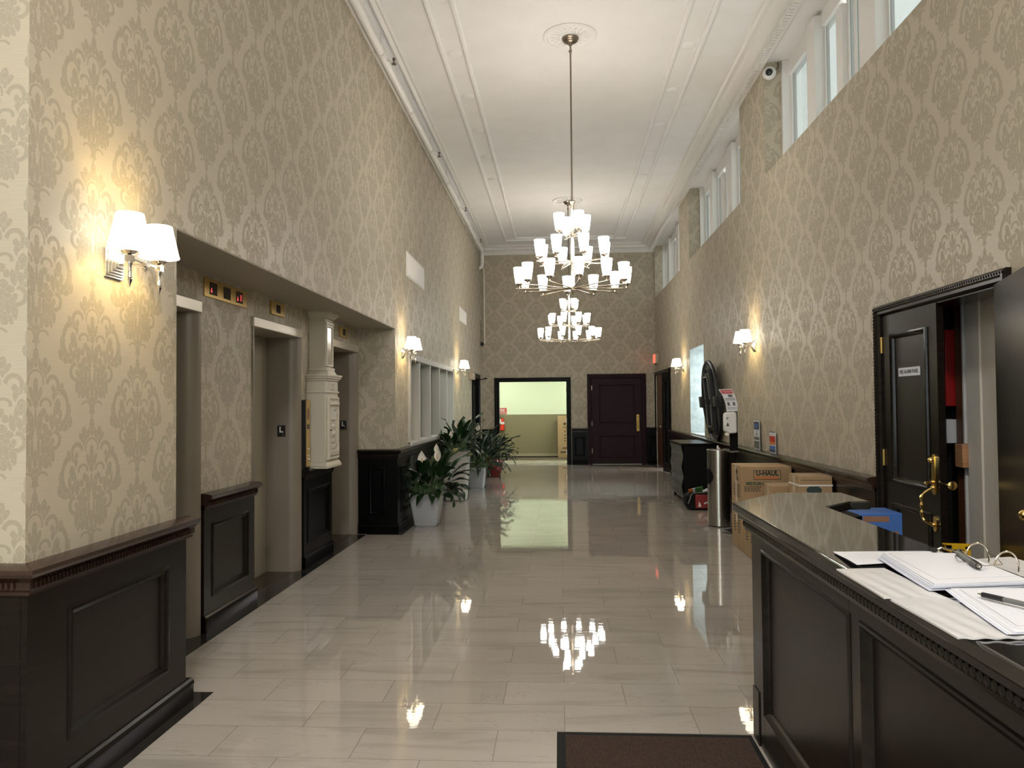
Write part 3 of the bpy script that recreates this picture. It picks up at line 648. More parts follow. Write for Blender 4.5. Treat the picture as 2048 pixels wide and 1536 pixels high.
# ------------------------------------------------------------------ chandeliers
def make_chandelier(label):
    t = thing('chandelier', label, 'chandelier', (0, 0, 0), 0, 'three tier chandeliers')
    part('canopy', MB().lathe([(0, -.085), (.018, -.08), (.022, -.06), (.05, -.05), (.062, -.044), (.066, -.036), (.08, -.03), (.084, -.018), (.092, -.012), (.094, 0)], (0, 0, 0), 28), M_DNICK, t, keep=True)
    b = MB(); b.cyl((0, 0, -.08), (0, 0, -1.80), .0095, n=10); b.lathe([(.012, -.16), (.016, -.15), (.016, -.13), (.01, -.12)], (0, 0, 0), 10); b.cyl((-.022, 0, -.145), (.0, 0, -.14), .006)
    part('rod', b, M_DNICK, t, keep=True)
    b = MB(); b.lathe([(.0, -2.845), (.012, -2.83), (.016, -2.80), (.034, -2.795), (.036, -2.765), (.02, -2.755), (.02, -1.86), (.026, -1.85), (.030, -1.835), (.038, -1.825), (.038, -1.815), (.018, -1.80), (.01, -1.79)], (0, 0, 0), 20)
    for z in (-2.485, -2.19): b.lathe([(.02, z - .02), (.030, z - .014), (.030, z + .014), (.02, z + .02)], (0, 0, 0), 20)
    part('column', b, M_NICKEL, t, keep=True)
    shd = None
    for n, r, z, ph in ((12, .590, -2.775, .09), (8, .375, -2.485, .30), (4, .160, -2.19, .42)):
        b = MB(); b.cyl((.015, 0, 0), (r + .028, 0, 0), .0068, n=10); b.lathe([(.009, 0), (.010, .008), (.010, .014), (.006, .018)], (0, 0, 0), 10, None, Matrix.Translation((r + .028, 0, 0)).to_3x3()) if 0 else None
        b.sph((r + .03, 0, 0), .009, 10, 6)
        am = None
        for i in range(n):
            if am is None:
                am = part('arm', b, M_NICKEL, t, keep=True); am.location = (0, 0, z); first = am
                hb = MB(); hb.lathe([(.007, 0), (.007, .022), (.012, .026), (.026, .034), (.036, .040), (.040, .048), (.040, .054), (.0, .054)], (r, 0, 0), 16)
                for q in range(3): a = 2 * PI * q / 3; hb.sph((r + .045 * math.cos(a), .045 * math.sin(a), .05), .006, 6, 4)
                part('shade_holder', hb, M_NICKEL, am, keep=True)
                sb = MB(); sb.lathe([(.0, .056), (.034, .057), (.041, .070), (.051, .13), (.0605, .230), (.0575, .230), (.048, .13), (.037, .072), (.0, .066)], (r, 0, 0), 20)
                part('shade', sb, M_SHADE, am, keep=True)
                o = am
            else:
                o = copy_tree(first); o.parent = t
            o.rotation_euler = (0, 0, ph + 2 * PI * i / n)
    return t
ch1 = make_chandelier('nearer of the two brushed nickel chandeliers hanging on long rods, larger in view')
ch1.location = (.155, 8.43, ZC - .03)
ch2 = copy_tree(ch1); ch2['label'] = 'farther brushed nickel chandelier, hanging in front of the far wall doors'; ch2.location = (.20, 15.33, ZC - .03); ch2.rotation_euler = (0, 0, .2)
ch3 = copy_tree(ch1); ch3['label'] = 'brushed nickel chandelier over the desk near the entrance, above and behind the view'; ch3.location = (.11, 1.53, ZC - .03)

for (x, y, lab) in ((-.3, -.8, 'added round flush lamp over the entrance, unseen, brightening the near hall'), (-.3, -3.2, 'added round flush lamp nearest the entrance doors, unseen, brightening the near hall')):  # lamps added out of view to brighten the near ceiling and right wall
    t = thing('added_fill_lamp', lab, 'added fill lamp', (x, y, ZC), 0, 'added unseen fill lamps by the entrance')
    part('rim', MB().lathe([(.36, 0), (.37, -.03), (.36, -.09), (.34, -.09), (.34, 0)], (x, y, ZC), 32), M_NICKEL, t)
    part('diffuser', MB().lathe([(.34, -.02), (.33, -.10), (.2, -.13), (0, -.14)], (x, y, ZC), 32), M_FILL, t)

# ------------------------------------------------------------------ sprinkler pipe and conduit on the left
t = thing('sprinkler_pipe', 'white sprinkler pipe running along the ceiling edge of the left wall', 'pipe', (XL, 8, 5.47))
px, pz = -1.915, 5.40
part('pipe', MB().cyl((px, -4.9, pz), (px, 18.95, pz), .042, n=16), M_WPIPE, t)
for y in (4.9, 8.2, 9.85, 11.4, 13.1, 14.7, 16.3, 17.6, 18.8):
    b = MB(); b.lathe([(.044, -.03), (.052, -.03), (.052, .03), (.044, .03)], (px, y, pz), 16, None, Matrix.Rotation(PI / 2, 3, 'X'), close=True)
    b.box(XL, px - .03, y - .012, y + .012, pz - .01, pz + .01); b.cyl((px, y, pz + .04), (px, y, ZC), .008)
    part('hanger', b, M_WHITE, t)
for y in (4.95, 8.28, 11.48, 14.78, 17.66):
    b = MB(); b.cyl((px, y + .06, pz), (px + .10, y + .06, pz - .03), .016); part('branch', b, M_WHITE, t)
    b = MB(); b.lathe([(0, -.02), (.028, -.018), (.028, -.010), (.01, -.006), (.008, .03), (.018, .035), (.018, .05)], (px + .115, y + .06, pz - .05), 12); part('sprinkler_head', b, M_DNICK, t)
b = MB(); b.tube([(px, 18.9, pz), (px, 19.08, pz), (px, 19.13, pz - .04), (px, 19.14, pz - .10), (px, 19.14, pz - .30), (px - .01, 19.14, pz - .38), (px - .05, 19.12, pz - .42), (XL + .002, 19.10, pz - .43)], .042, 12); b.cyl((px, 19.14, pz - .13), (px, 19.14, pz - .19), .05); b.cyl((px, 19.14, pz - .25), (px, 19.14, pz - .3), .05)
part('elbow', b, M_WHITE, t)
single('conduit', MB().tube([(-1.97, 19.62, 5.15), (-1.955, 19.65, 5.10), (-1.93, 19.665, 5.02), (-1.925, 19.67, 4.9), (-1.925, 19.67, 3.12)], .017, 8), M_OLDW, 'thin cream conduit running down the far wall in its left corner', 'conduit', (-1.925, 19.67, 3.12))
t = thing('dome_camera', 'small black dome camera in the far left corner of the hall', 'security camera', (XL, 19.5, 3.08))
part('dome', MB().sph((-1.965, 19.45, 3.09), .055, 14, 8).cyl((XL, 19.45, 3.10), (-1.97, 19.45, 3.10), .05), M_BLK, t)
part('cable', MB().tube([(XL + .008, 19.45, 3.13), (XL + .008, 19.45, 3.6), (XL + .008, 19.40, 3.66), (XL + .008, 19.3, 3.68)], .007, 6), M_GPL, t)

# white camera on the pier return
t = thing('white_camera', 'white round security camera with a black lens on the right wall pier near the ceiling', 'security camera', (2.5, 9.11, 5.41))
Mx = Matrix.Rotation(PI / 2, 3, 'X'); q = Euler((math.radians(8), 0, math.radians(-18))).to_matrix() @ Mx
part('housing', MB().lathe([(.075, -.0), (.078, .03), (.07, .055), (.05, .075), (.042, .078), (.042, .07), (0, .07)], (2.495, 9.105, 5.405), 24, None, q), M_WPL, t)
part('lens', MB().lathe([(.042, .06), (.038, .086), (.02, .092), (0, .092)], (2.495, 9.105, 5.405), 18, None, q), M_BLK, t)
b = MB(); b.cyl((2.56, 9.10, 5.40), (2.585, 9.08, 5.46), .012); b.tube([(2.58, 9.085, 5.44), (2.60, 9.10, 5.50), (2.595, 9.105, 5.535)], .006, 6); part('cable', b, M_DNICK, t)

# vents
for y0, y1, z0, z1, lab in ((9.955, 11.25, 3.25, 3.582, 'white slatted wall vent on the left wall, the nearer and larger in view'), (15.27, 16.40, 3.24, 3.53, 'white slatted wall vent on the left wall, the farther one above the far sconce')):
    t = thing('wall_vent', lab, 'vent', (XL, (y0 + y1) / 2, z0), 0, 'white wall vents')
    b = MB(); b.frame(lambda a, h, d: (XL + d, a, h), y0, y1, z0, z1, [(0, 0), (.0, .008), (.006, .014), (.026, .014), (.03, .004)]); part('frame', b, M_WHITE, t)
    b = MB(); k = 40
    for i in range(k):
        y = y0 + .03 + (i + .5) * (y1 - y0 - .06) / k; b.obox(Matrix.Translation((XL + .007, y, (z0 + z1) / 2)) @ Matrix.Rotation(.5, 4, 'Z'), .007, .003, (z1 - z0) / 2 - .028)
    part('slats', b, M_WHITE, t)
    part('backing', MB().box(XL + .0005, XL + .002, y0 + .02, y1 - .02, z0 + .02, z1 - .02), M_GPL, t)

# ------------------------------------------------------------------ left interior window, door
w = sgroup('window_6', (XL, 12.16, 1.03)); fr = MB(); y0, y1, z0, z1 = 10.07, 14.25, 1.03, 2.22
fr.box(XL - .16, XL + .025, y0 - .02, y0 + .07, z0, z1); fr.box(XL - .16, XL + .025, y1 - .07, y1 + .02, z0, z1); fr.box(XL - .16, XL + .025, y0, y1, z1 - .06, z1 + .02); fr.box(XL - .16, XL + .05, y0 - .02, y1 + .02, z0 - .03, z0 + .03)
for y in (10.85, 11.75, 12.65, 13.5): fr.box(XL - .15, XL + .012, y - .035, y + .035, z0, z1)
part('window_frame', fr, M_SASH, w, bevel=.004)
for a, c in ((10.14, 10.815), (10.885, 11.715), (11.785, 12.615), (12.685, 13.465), (13.535, 14.18)): part('pane', MB().box(XL - .124, XL - .118, a, c, z0 + .03, z1 - .06), M_GLASS, w)
b = MB(); b.box(-4.6, -4.5, 9.6, 15.6, 0, 2.9); b.box(-4.6, -2.2, 15.5, 15.6, 0, 2.9); b.box(-4.6, -2.67, 9.55, 9.65, 0, 2.9); b.box(-4.6, -2.2, 9.6, 15.6, 2.8, 2.9); b.box(-4.6, -2.2, 9.6, 15.6, -.1, 0)
struct('wall_office', b, M_PALE)
single('office_ceiling_light', MB().box(-3.9, -2.8, 12.4, 13.6, 2.75, 2.8), M_TUBE2, 'square ceiling light panel in the office behind the white interior window', 'ceiling light', (-3.35, 13, 2.75))
def door_trim(b, fr, a0, a1, h1, w=.09, d=.03, m=0):
    prof = [(0, 0), (0, d), (w * .2, d + .012), (w * .45, d + .012), (w * .6, d), (w * .85, d), (w, d * .5), (w, 0)]
    vs = []; n = len(prof)
    for (ca, ch, sa, sh) in ((a0 - w, 0, 1, 0), (a0 - w, h1 + w, 1, -1), (a1 + w, h1 + w, -1, -1), (a1 + w, 0, -1, 0)):
        for (q, dd) in prof: vs.append(fr(ca + sa * q, ch + sh * q, dd))
    b.add(vs, [(c * n + i, (c + 1) * n + i, (c + 1) * n + i + 1, c * n + i + 1) for c in range(3) for i in range(n - 1)], m)
def panel_leaf(b, fr, a0, a1, h0, h1, panels, th=.045, m=0, mp=1):
    """slab with its face at d=0, raised moulding frames around sunken panels"""
    xs = sorted({a0, a1, *[p[0] for p in panels], *[p[1] for p in panels]}); hs = sorted({h0, h1, *[p[2] for p in panels], *[p[3] for p in panels]})
    for i in range(len(xs) - 1):
        for j in range(len(hs) - 1):
            ca, chh = (xs[i] + xs[i + 1]) / 2, (hs[j] + hs[j + 1]) / 2
            inn = any(p[0] < ca < p[1] and p[2] < chh < p[3] for p in panels)
            c = [fr(xs[i], hs[j], -th), fr(xs[i + 1], hs[j], -th), fr(xs[i + 1], hs[j + 1], -th), fr(xs[i], hs[j + 1], -th)]
            f = [fr(xs[i], hs[j], -.012 if inn else 0), fr(xs[i + 1], hs[j], -.012 if inn else 0), fr(xs[i + 1], hs[j + 1], -.012 if inn else 0), fr(xs[i], hs[j + 1], -.012 if inn else 0)]
            b.add(c + f, [(0, 3, 2, 1), (4, 5, 6, 7), (0, 1, 5, 4), (1, 2, 6, 5), (2, 3, 7, 6), (3, 0, 4, 7)], mp if inn else m)
    for p in panels: b.frame(fr, p[0] - .012, p[1] + .012, p[2] - .012, p[3] + .012, [(0, 0), (.004, .012), (.014, .016), (.024, .008), (.034, .004), (.04, -.012)], m)
# left door (dark) near the far corner
d = sgroup('door_4', (XL, 18.17, 0)); f4 = lambda a, h, dd: (XL + dd, a, h); f4b = lambda a, h, dd: (XL - .07 + dd, a, h)
b = MB(); door_trim(b, f4, 17.5, 18.84, 2.19, .1); b.box(XL - .2, XL, 17.5, 17.52, 0, 2.19); b.box(XL - .2, XL, 18.82, 18.84, 0, 2.19); b.box(XL - .2, XL, 17.5, 18.84, 2.17, 2.19); part('door_frame', b, M_BLACKW, d)
b = MB(); panel_leaf(b, f4b, 17.52, 18.82, .01, 2.17, [(17.66, 18.68, .2, .95), (17.66, 18.68, 1.1, 2.0)]); part('door_leaf', b, [M_BLACKW, M_BLACKW], d)
b = MB(); b.tube([(XL - .04, 18.7, 2.14), (XL + .03, 18.8, 2.16), (XL + .16, 18.92, 2.19), (-1.82, 18.95, 2.195)], .012, 6); b.box(-1.86, -1.80, 18.92, 18.98, 2.18, 2.21); part('closer_arm', b, M_BLKM, d)
part('door_handle', MB().cyl((XL - .07, 17.6, 1.02), (XL - .02, 17.6, 1.02), .012).sph((XL - .01, 17.6, 1.02), .028), M_BRASS, d)
t = thing('wall_junction_box', 'small tan box on the left wall beside the top of the dark far door', 'wall box', (XL, 17.1, 2.1))
part('housing', MB().box(XL, XL + .09, 16.78, 17.32, 2.11, 2.26), M_EXITC, t, bevel=.006); part('divider', MB().box(XL + .088, XL + .094, 17.03, 17.06, 2.12, 2.25), M_GREYW, t)

# ------------------------------------------------------------------ far wall doors
fF = lambda a, h, dd: (a, YF - dd, h)
d = sgroup('door_5', (-.7, YF, 0)); b = MB(); door_trim(b, fF, -1.585, .190, 2.14, .09, .03); b.box(-1.585, -1.56, YF, YF + .2, 0, 2.14); b.box(.165, .19, YF, YF + .2, 0, 2.14); b.box(-1.585, .19, YF, YF + .2, 2.125, 2.14); part('door_frame', b, M_BLACKW, d)
for x, s in ((-1.56, 1), (.165, -1)):
    for z in (.32, 1.12, 1.92): part('hinge', MB().box(x, x + s * .012, YF + .02, YF + .05, z - .06, z + .06), M_NICKEL, d)
part('threshold', MB().box(-1.56, .165, YF - .02, YF + .2, .0005, .012), M_FLOOR2, d)
d = sgroup('door_6', (1.44, YF, 0)); b = MB(); door_trim(b, fF, .80, 2.075, 2.20, .105, .035); b.box(.80, .815, YF, YF + .2, 0, 2.2); b.box(2.06, 2.075, YF, YF + .2, 0, 2.2); b.box(.8, 2.075, YF, YF + .2, 2.185, 2.2); part('door_frame', b, M_BURG, d)
b = MB(); panel_leaf(b, lambda a, h, dd: (a, YF + .03 - dd, h), .818, 2.057, .012, 2.183, [(1.0, 1.885, 1.06, 2.03), (1.0, 1.885, .19, .73)]); part('door_leaf', b, [M_BURG, M_BURG], d)
b = MB(); x = 1.972; yb = YF + .028
b.prism([(x + .035 * math.cos(a), (1.235 if math.sin(a) > 0 else .875) + .035 * math.sin(a)) for a in [i * PI / 8 for i in range(16)]], yb - .008, yb, 'y'); hd = part('handle', b, M_BRASSD, d)
b = MB(); b.tube([(x, yb, 1.14), (x, yb - .05, 1.12), (x, yb - .06, 1.0), (x, yb - .05, .93), (x, yb, .91)], .011, 8); b.sph((x, yb - .012, 1.2), .018); part('grip', b, M_BRASS, hd)
for z in (.35, 1.04, 1.95): part('hinge', MB().box(.80, .818, YF - .012, YF + .025, z - .055, z + .055), M_DNICK, d)
# corridor beyond the open doorway
struct('floor_corridor', MB().box(-4, 3, 19.9, 21.25, -.1, .0), M_FLOOR2)
struct('floor_corridor_runner', MB().box(-4, 3, 21.25, 22.63, -.1, .0), M_RUG)
b = MB(); b.box(-4, 3, 22.63, 22.8, 1.25, 2.9, 0); b.box(-4, 3, 22.62, 22.8, 0, 1.25, 1); b.box(-4.1, -4, 19.9, 22.8, 0, 2.9, 0); b.box(3, 3.1, 19.9, 22.8, 0, 2.9, 0); b.box(-4.1, 3.1, 19.9, 22.8, 2.8, 2.9, 0); b.box(-4, -1.6, 19.9, 19.93, 0, 2.9, 0); b.box(.2, 3, 19.93, 19.96, 0, 2.9, 0)
struct('wall_corridor', b, [M_PALE, M_OLIVE])
b = MB(); b.box(-4, 3, 22.56, 22.62, 0, .025, 1); b.box(-4, 3, 22.585, 22.62, .025, .10, 0); struct('baseboard_corridor', b, [M_TAN, M_BLACKW])
for x in (-2.4, .3): single('corridor_ceiling_light', MB().box(x, x + 1.2, 21.0, 21.3, 2.74, 2.8), M_TUBE, 'fluorescent ceiling light in the corridor beyond the open doorway', 'ceiling light', (x + .6, 21.15, 2.74), 'corridor ceiling lights')
# fire extinguisher and sign
t = thing('fire_extinguisher', 'red fire extinguisher hung on the olive corridor wall', 'fire extinguisher', (-1.71, 22.5, .78))
part('cylinder', MB().lathe([(0, .78), (.055, .785), (.066, .80), (.066, 1.08), (.055, 1.12), (.02, 1.14), (.02, 1.16)], (-1.70, 22.53, 0), 20), M_FIREX, t)
part('label_band', MB().lathe([(.0672, .97), (.0672, 1.04)], (-1.70, 22.53, 0), 20), M_PAPER, t)
b = MB(); b.box(-1.72, -1.68, 22.50, 22.56, 1.15, 1.19); b.box(-1.80, -1.69, 22.51, 22.55, 1.19, 1.205); part('valve_handle', b, M_DNICK, t)
part('hose', MB().tube([(-1.73, 22.52, 1.17), (-1.80, 22.5, 1.12), (-1.81, 22.5, .98), (-1.79, 22.5, .88)], .012, 8), M_BLK, t)
part('inspection_tag', MB().box(-1.79, -1.725, 22.445, 22.45, .99, 1.12), M_PAPER, t)
t = thing('fire_sign', 'red sign lettered FIRE above the extinguisher on the corridor wall', 'sign', (-1.70, 22.62, 1.27))
part('board', MB().box(-1.86, -1.57, 22.614, 22.62, 1.27, 1.445), M_REDP, t)
lettering('FIRE', .105, M_PAPER, t, (-1.72, 22.6125, 1.375), (1, 0, 0), (0, 0, 1), sx=1.0, bold=.003)
part('stripe', MB().box(-1.84, -1.585, 22.611, 22.614, 1.295, 1.312), M_PAPER, t)
t = thing('tall_carton', 'tall narrow cardboard carton standing at the right of the open doorway', 'cardboard box', (.12, 22.3, 0))
part('carton', MB().box(-.075, .34, 22.15, 22.50, 0.001, 1.20), M_CARD, t, bevel=.006)
b = MB(); yy = 22.148
for (z, h, w2) in ((.27, .03, .07), (.145, .045, .14)): b.box(.135 - w2, .135 + w2, yy - .001, yy, z, z + h)
b.sph((.13, yy, .98), (.045, .001, .04), 10, 4); b.box(.08, .19, yy - .001, yy, .885, .895); b.box(.09, .2, yy - .001, yy, .86, .87)
for z in (.76, .66, .57, .49): b.sph((.135, yy, z), (.022, .001, .022), 8, 4)
part('printing', b, M_CARDI, t)

# right far door
d = sgroup('door_7', (XR, 18.4, 0)); fRr = lambda a, h, dd: (XR - dd, a, h)
b = MB(); door_trim(b, fRr, 17.12, 19.68, 2.25, .075, .03); part('door_frame', b, M_BLACKW, d)
b = MB(); b.box(XR + .02, XR + .06, 18.62, 19.66, .01, 2.24); b.box(XR, XR + .2, 17.12, 17.15, 0, 2.25); b.box(XR, XR + .2, 17.12, 19.68, 2.235, 2.25); part('door_leaf', b, M_BRWD, d, label='brown closed leaf')
p0, p1 = Vector((XR - .02, 17.13)), Vector((2.318, 17.66)); dv = (p1 - p0).normalized(); nv = Vector((-dv.y, dv.x)); nv = nv if nv.x < 0 else -nv
b = MB(); panel_leaf(b, lambda a, h, dd: (p0.x + dv.x * a + nv.x * dd, p0.y + dv.y * a + nv.y * dd, h), 0, (p1 - p0).length, .01, 2.24, [(.1, .44, .2, .95), (.1, .44, 1.1, 2.05)]); lf = part('door_leaf', b, [M_BLACKW, M_BLACKW], d, label='black leaf standing slightly open')
part('door_handle', MB().cyl((2.32, 17.55, 1.02), (2.27, 17.54, 1.02), .01).sph((2.265, 17.54, 1.02), .025), M_CHROME, lf)
b = MB(); b.box(4.4, 4.5, 16, 20.2, 0, 2.9); b.box(2.64, 4.5, 20.1, 20.2, 0, 2.9); b.box(2.64, 4.5, 16.0, 16.1, 0, 2.9); b.box(2.64, 4.5, 16, 20.2, 2.8, 2.9); b.box(2.64, 4.5, 16, 20.2, -.1, -.0)
struct('wall_far_office', b, M_WHITE)
t = thing('exit_light', 'small red lit box high on the right wall by the far corner', 'sign', (XR, 19.4, 2.53))
part('housing', MB().box(XR - .07, XR, 19.12, 19.62, 2.53, 2.785), M_EXITC, t, bevel=.005); part('lit_face', MB().box(XR - .075, XR - .07, 19.14, 19.60, 2.55, 2.765), M_EXIT, t)

# right window (deep bright reveal)
w = sgroup('window_7', (XR + .6, 13.85, .985)); y0, y1, z0, z1 = 13.15, 14.55, .985, 2.545
b = MB(); b.box(XR + .001, XR + .75, y1 - .006, y1 + .05, z0 - .05, z1 + .05); b.box(XR + .001, XR + .75, y0 - .05, y0 + .006, z0 - .05, z1 + .05); b.box(XR + .001, XR + .75, y0, y1, z1 - .006, z1 + .05); b.box(XR + .001, XR + .75, y0, y1, z0 - .05, z0 + .006); part('reveal', b, M_FROST, w)
fr = MB(); X = XR + .72; fr.box(X, X + .05, y0, y0 + .06, z0, z1); fr.box(X, X + .05, y1 - .06, y1, z0, z1); fr.box(X, X + .05, y0, y1, z0, z0 + .06); fr.box(X, X + .05, y0, y1, z1 - .06, z1); fr.box(X, X + .05, 13.83, 13.87, z0, z1); part('window_frame', fr, M_WHITE, w)
for a, c in ((y0 + .06, 13.83), (13.87, y1 - .06)): part('pane', MB().box(X + .02, X + .026, a, c, z0 + .06, z1 - .06), M_GLASS, w)

# ------------------------------------------------------------------ closet door on the right
d = sgroup('door_8', (XR, 5.15, 0)); b = MB(); y0, y1, h1 = 4.35, 5.95, 2.19
door_trim(b, fRr, y0, y1, h1, .075, .03)
b.box(XR, XR + .2, y1 - .01, y1 + .0, 0, h1); b.box(XR + .0, XR + .2, y0, y1, h1 - .012, h1)
for k in range(int((y1 - y0 + .15) / .026)):
    y = y0 - .06 + k * .026; b.sph((XR - .036, y, h1 + .052), (.012, .017, .010), 6, 4, None, Matrix.Rotation(.6, 3, 'X'))
for k in range(int((h1 + .05) / .026)):
    b.sph((XR - .036, y1 + .052, .03 + k * .026), (.012, .010, .017), 6, 4, None, Matrix.Rotation(.6, 3, 'X'))
part('door_frame', b, M_WOOD, d, bevel=0)
XD = XR - .005
b = MB(); panel_leaf(b, lambda a, h, dd: (XD - dd, a, h), 5.105, 5.935, .01, 2.183, [(5.245, 5.785, .975, 2.03), (5.245, 5.785, .2, .80)])
lfA = part('door_leaf', b, [M_WOOD, M_WOODP], d, label='closed leaf with long brass handle')
for z in (.45, 1.13, 1.97): part('hinge', MB().cyl((XR - .012, 5.938, z - .06), (XR - .012, 5.938, z + .06), .009), M_BRASSD, lfA)
# brass handleset
y = 5.168; hs = MB()
def esc(b, y, z0, z1, w, x): b.prism([(y + w * math.cos(a), (z1 - w if math.sin(a) > 0 else z0 + w) + w * math.sin(a)) for a in [i * PI / 10 for i in range(20)]], x - .008, x, 'x')
esc(hs, y, .94, 1.205, .028, XD); esc(hs, y, .948, 1.197, .020, XD - .006); esc(hs, y, .70, .80, .022, XD)
hs.sph((XD - .02, y, 1.165), (.024, .02, .02)); hs.cyl((XD, y, 1.165), (XD - .03, y, 1.165), .017, n=14); hs.tube([(XD - .006, y, 1.025), (XD - .03, y, 1.02), (XD - .055, y, 1.012), (XD - .065, y, 1.02)], [.006, .012, .012, .008], 8)
hdl = part('handle', hs, M_BRASS, lfA)
gr = MB(); pts = []; rr = []
for i in range(25):
    s = i / 24; z = .985 - .245 * s; dx = -.075 * math.sin(min(1, max(0, s * 4)) * PI / 2) * math.sin(min(1, max(0, (1 - s) * 4)) * PI / 2)
    pts.append((XD - .012 + dx, y + .0, z)); rr.append(.010 + .004 * math.sin(s * 31) if .15 < s < .85 else .0095)
gr.tube(pts, rr, 10); gr.sph((XD - .015, y, .985), .016); gr.sph((XD - .015, y, .745), .016); part('grip', gr, M_BRASS, hdl)
sg = thing('door_sign', 'small white sign lettered FIRE ALARM PANEL on the dark closet door', 'sign', (XD, 5.5, 1.72))
part('board', MB().box(XD + .007, XD - .0 + .010, 5.362, 5.69, 1.725, 1.785), M_PAPER, sg)
lettering('FIRE ALARM PANEL', .037, M_INK, sg, (XD + .0065, 5.526, 1.755), (0, -1, 0), (0, 0, 1), sx=.92, bold=.0006)
# open leaf, swung back toward the viewer
h0, hv = Vector((XR - .02, 4.415)), Vector((-.174, -.565)).normalized(); hn = Vector((hv.y, -hv.x)); hn = hn if hn.x < 0 else -hn
b = MB(); panel_leaf(b, lambda a, h, dd: (h0.x + hv.x * a + hn.x * dd, h0.y + hv.y * a + hn.y * dd, h), .0, .83, .01, 2.19, [], m=0)
lfB = part('door_leaf', b, [M_DESKW], d, label='plain dark leaf swung open toward the viewer')
b = MB(); kb = h0 + hv * .77; 
b.cyl((kb.x, kb.y, 1.02), (kb.x + hn.x * .05, kb.y + hn.y * .05, 1.02), .01); b.sph((kb.x + hn.x * .055, kb.y + hn.y * .055, 1.02), .027); part('door_knob', b, M_BRASS, lfB)
kn = MB().cyl((XD, 4.99 + .09, 1.015), (XD + .03, 5.0, 1.015), .008); kn = MB(); kn.cyl((XD + .03, 5.10, 1.015), (XD + .03, 5.02, 1.015), .009); kn.lathe([(.0, .0), (.016, .004), (.028, .012), (.028, .02), (.016, .026), (0, .026)], (XD + .03, 5.025, 1.015), 16, None, Matrix.Rotation(PI / 2, 3, 'X')); part('edge_knob', kn, M_BRASS, lfA)
# closet interior: painted boards, panel boxes
XC = 2.86
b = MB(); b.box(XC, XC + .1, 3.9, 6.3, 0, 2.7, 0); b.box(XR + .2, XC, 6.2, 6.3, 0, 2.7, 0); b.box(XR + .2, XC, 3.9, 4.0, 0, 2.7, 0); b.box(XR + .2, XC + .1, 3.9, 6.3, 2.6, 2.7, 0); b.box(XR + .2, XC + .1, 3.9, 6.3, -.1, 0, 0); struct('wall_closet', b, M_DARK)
b = MB(); b.box(XC - .02, XC, 5.67, 5.80, 0, 2.6, 0); b.box(XC - .05, XC, 5.43 + .13, 5.60 + .06, 0, 2.6, 1); b.box(XC - .055, XC, 5.535, 5.56, 0, 2.6, 2); b.box(XC - .03, XC, 5.44, 5.535, 0, 2.6, 4); b.box(XC - .085, XC, 5.27, 5.44, 0, 2.6, 3); b.box(XC - .075, XC, 4.5, 5.266, 0, 2.6, 3)
struct('trim_18', b, [M_BLKM, M_BRWD, M_WHITE, M_OLDW, M_GREYW], bevel=.004)
single('wood_block', MB().box(XC - .12, XC - .03, 5.445, 5.545, 1.09, 1.25), M_RAW, 'small raw wood block fixed between the white closet boards', 'wood block', (XC - .07, 5.5, 1.09), bevel=.003)
t = thing('alarm_panel', 'dark red fire alarm cabinet inside the open closet', 'alarm panel', (XC - .06, 5.75, 1.5)); part('cabinet', MB().box(XC - .10, XC - .02, 5.69, 5.92, 1.51, 2.06), M_REDD, t, bevel=.005); part('cabinet_lock', MB().cyl((XC - .10, 5.72, 1.75), (XC - .108, 5.72, 1.75), .01), M_CHROME, t)
t = thing('grey_control_box', 'grey metal box below the red alarm cabinet in the closet', 'control box', (XC - .06, 5.75, 1.24)); part('cover', MB().box(XC - .10, XC - .02, 5.69, 5.90, 1.245, 1.415), M_GREYW, t, bevel=.004); part('screw', MB().cyl((XC - .10, 5.71, 1.33), (XC - .104, 5.71, 1.33), .006), M_CHROME, t)

# ------------------------------------------------------------------ reception desk
HT = 1.07
t = thing('reception_desk', 'long dark panelled reception desk at the right with carved frieze', 'reception desk', (1.05, 1.8, 0))
XF = .885; Y0, Y1 = -.6, 3.665
b = MB()
b.prism([(XF + .03, Y0), (1.20, Y0), (1.20, 3.55), (1.36, 3.74), (1.44, 3.80), (1.44, 4.06), (1.20, 4.06), (XF + .03, Y1)], .0, 1.0, 'z')
part('carcass', b, M_BLACKW, t)
fD = lambda a, h, dd: (XF - dd, a, h)
b = MB()
def dbx(p, q, h0_, h1_, d0=-.03, d1=0.0): b.box(XF - d1, XF - d0, p, q, h0_, h1_)
edges = [Y1, 3.485, 2.455, 2.365, 1.30, 1.21, .15, .06, Y0]
for i in range(0, len(edges) - 1, 2): dbx(edges[i + 1], edges[i], 0, .955)
for i in range(1, len(edges) - 1, 2): dbx(edges[i + 1], edges[i], 0, .165); dbx(edges[i + 1], edges[i], .895, .955)
dbx(Y1 - .10, Y1 + .003, 0, .24, 0, .006)
part('face_frame', b, M_DESKW, t, bevel=.003)
for i in range(1, len(edges) - 1, 2):
    a0, a1 = edges[i + 1], edges[i]; b = MB(); b.box(XF + .02, XF + .03, a0, a1, .165, .895, 1)
    b.frame(fD, a0 - .004, a1 + .004, .161, .899, [(0, 0), (.004, .006), (.012, .007), (.018, .002), (.03, -.006), (.04, -.020)], 0); part('panel', b, [M_DESKW, M_WOODP], t)
b = MB(); ch = [(XF, Y1), (XF + .04, Y1 + .05), (1.20, 4.06), (1.44, 4.06)]
for i in range(3):
    p, q = Vector(ch[i]), Vector(ch[i + 1]); e = (q - p).normalized(); nn = Vector((-e.y, e.x)); b.prism([tuple(p), tuple(q), tuple(q - nn * .03), tuple(p - nn * .03)], 0, .99, 'z')
part('end_panel', b, M_DESKW, t)
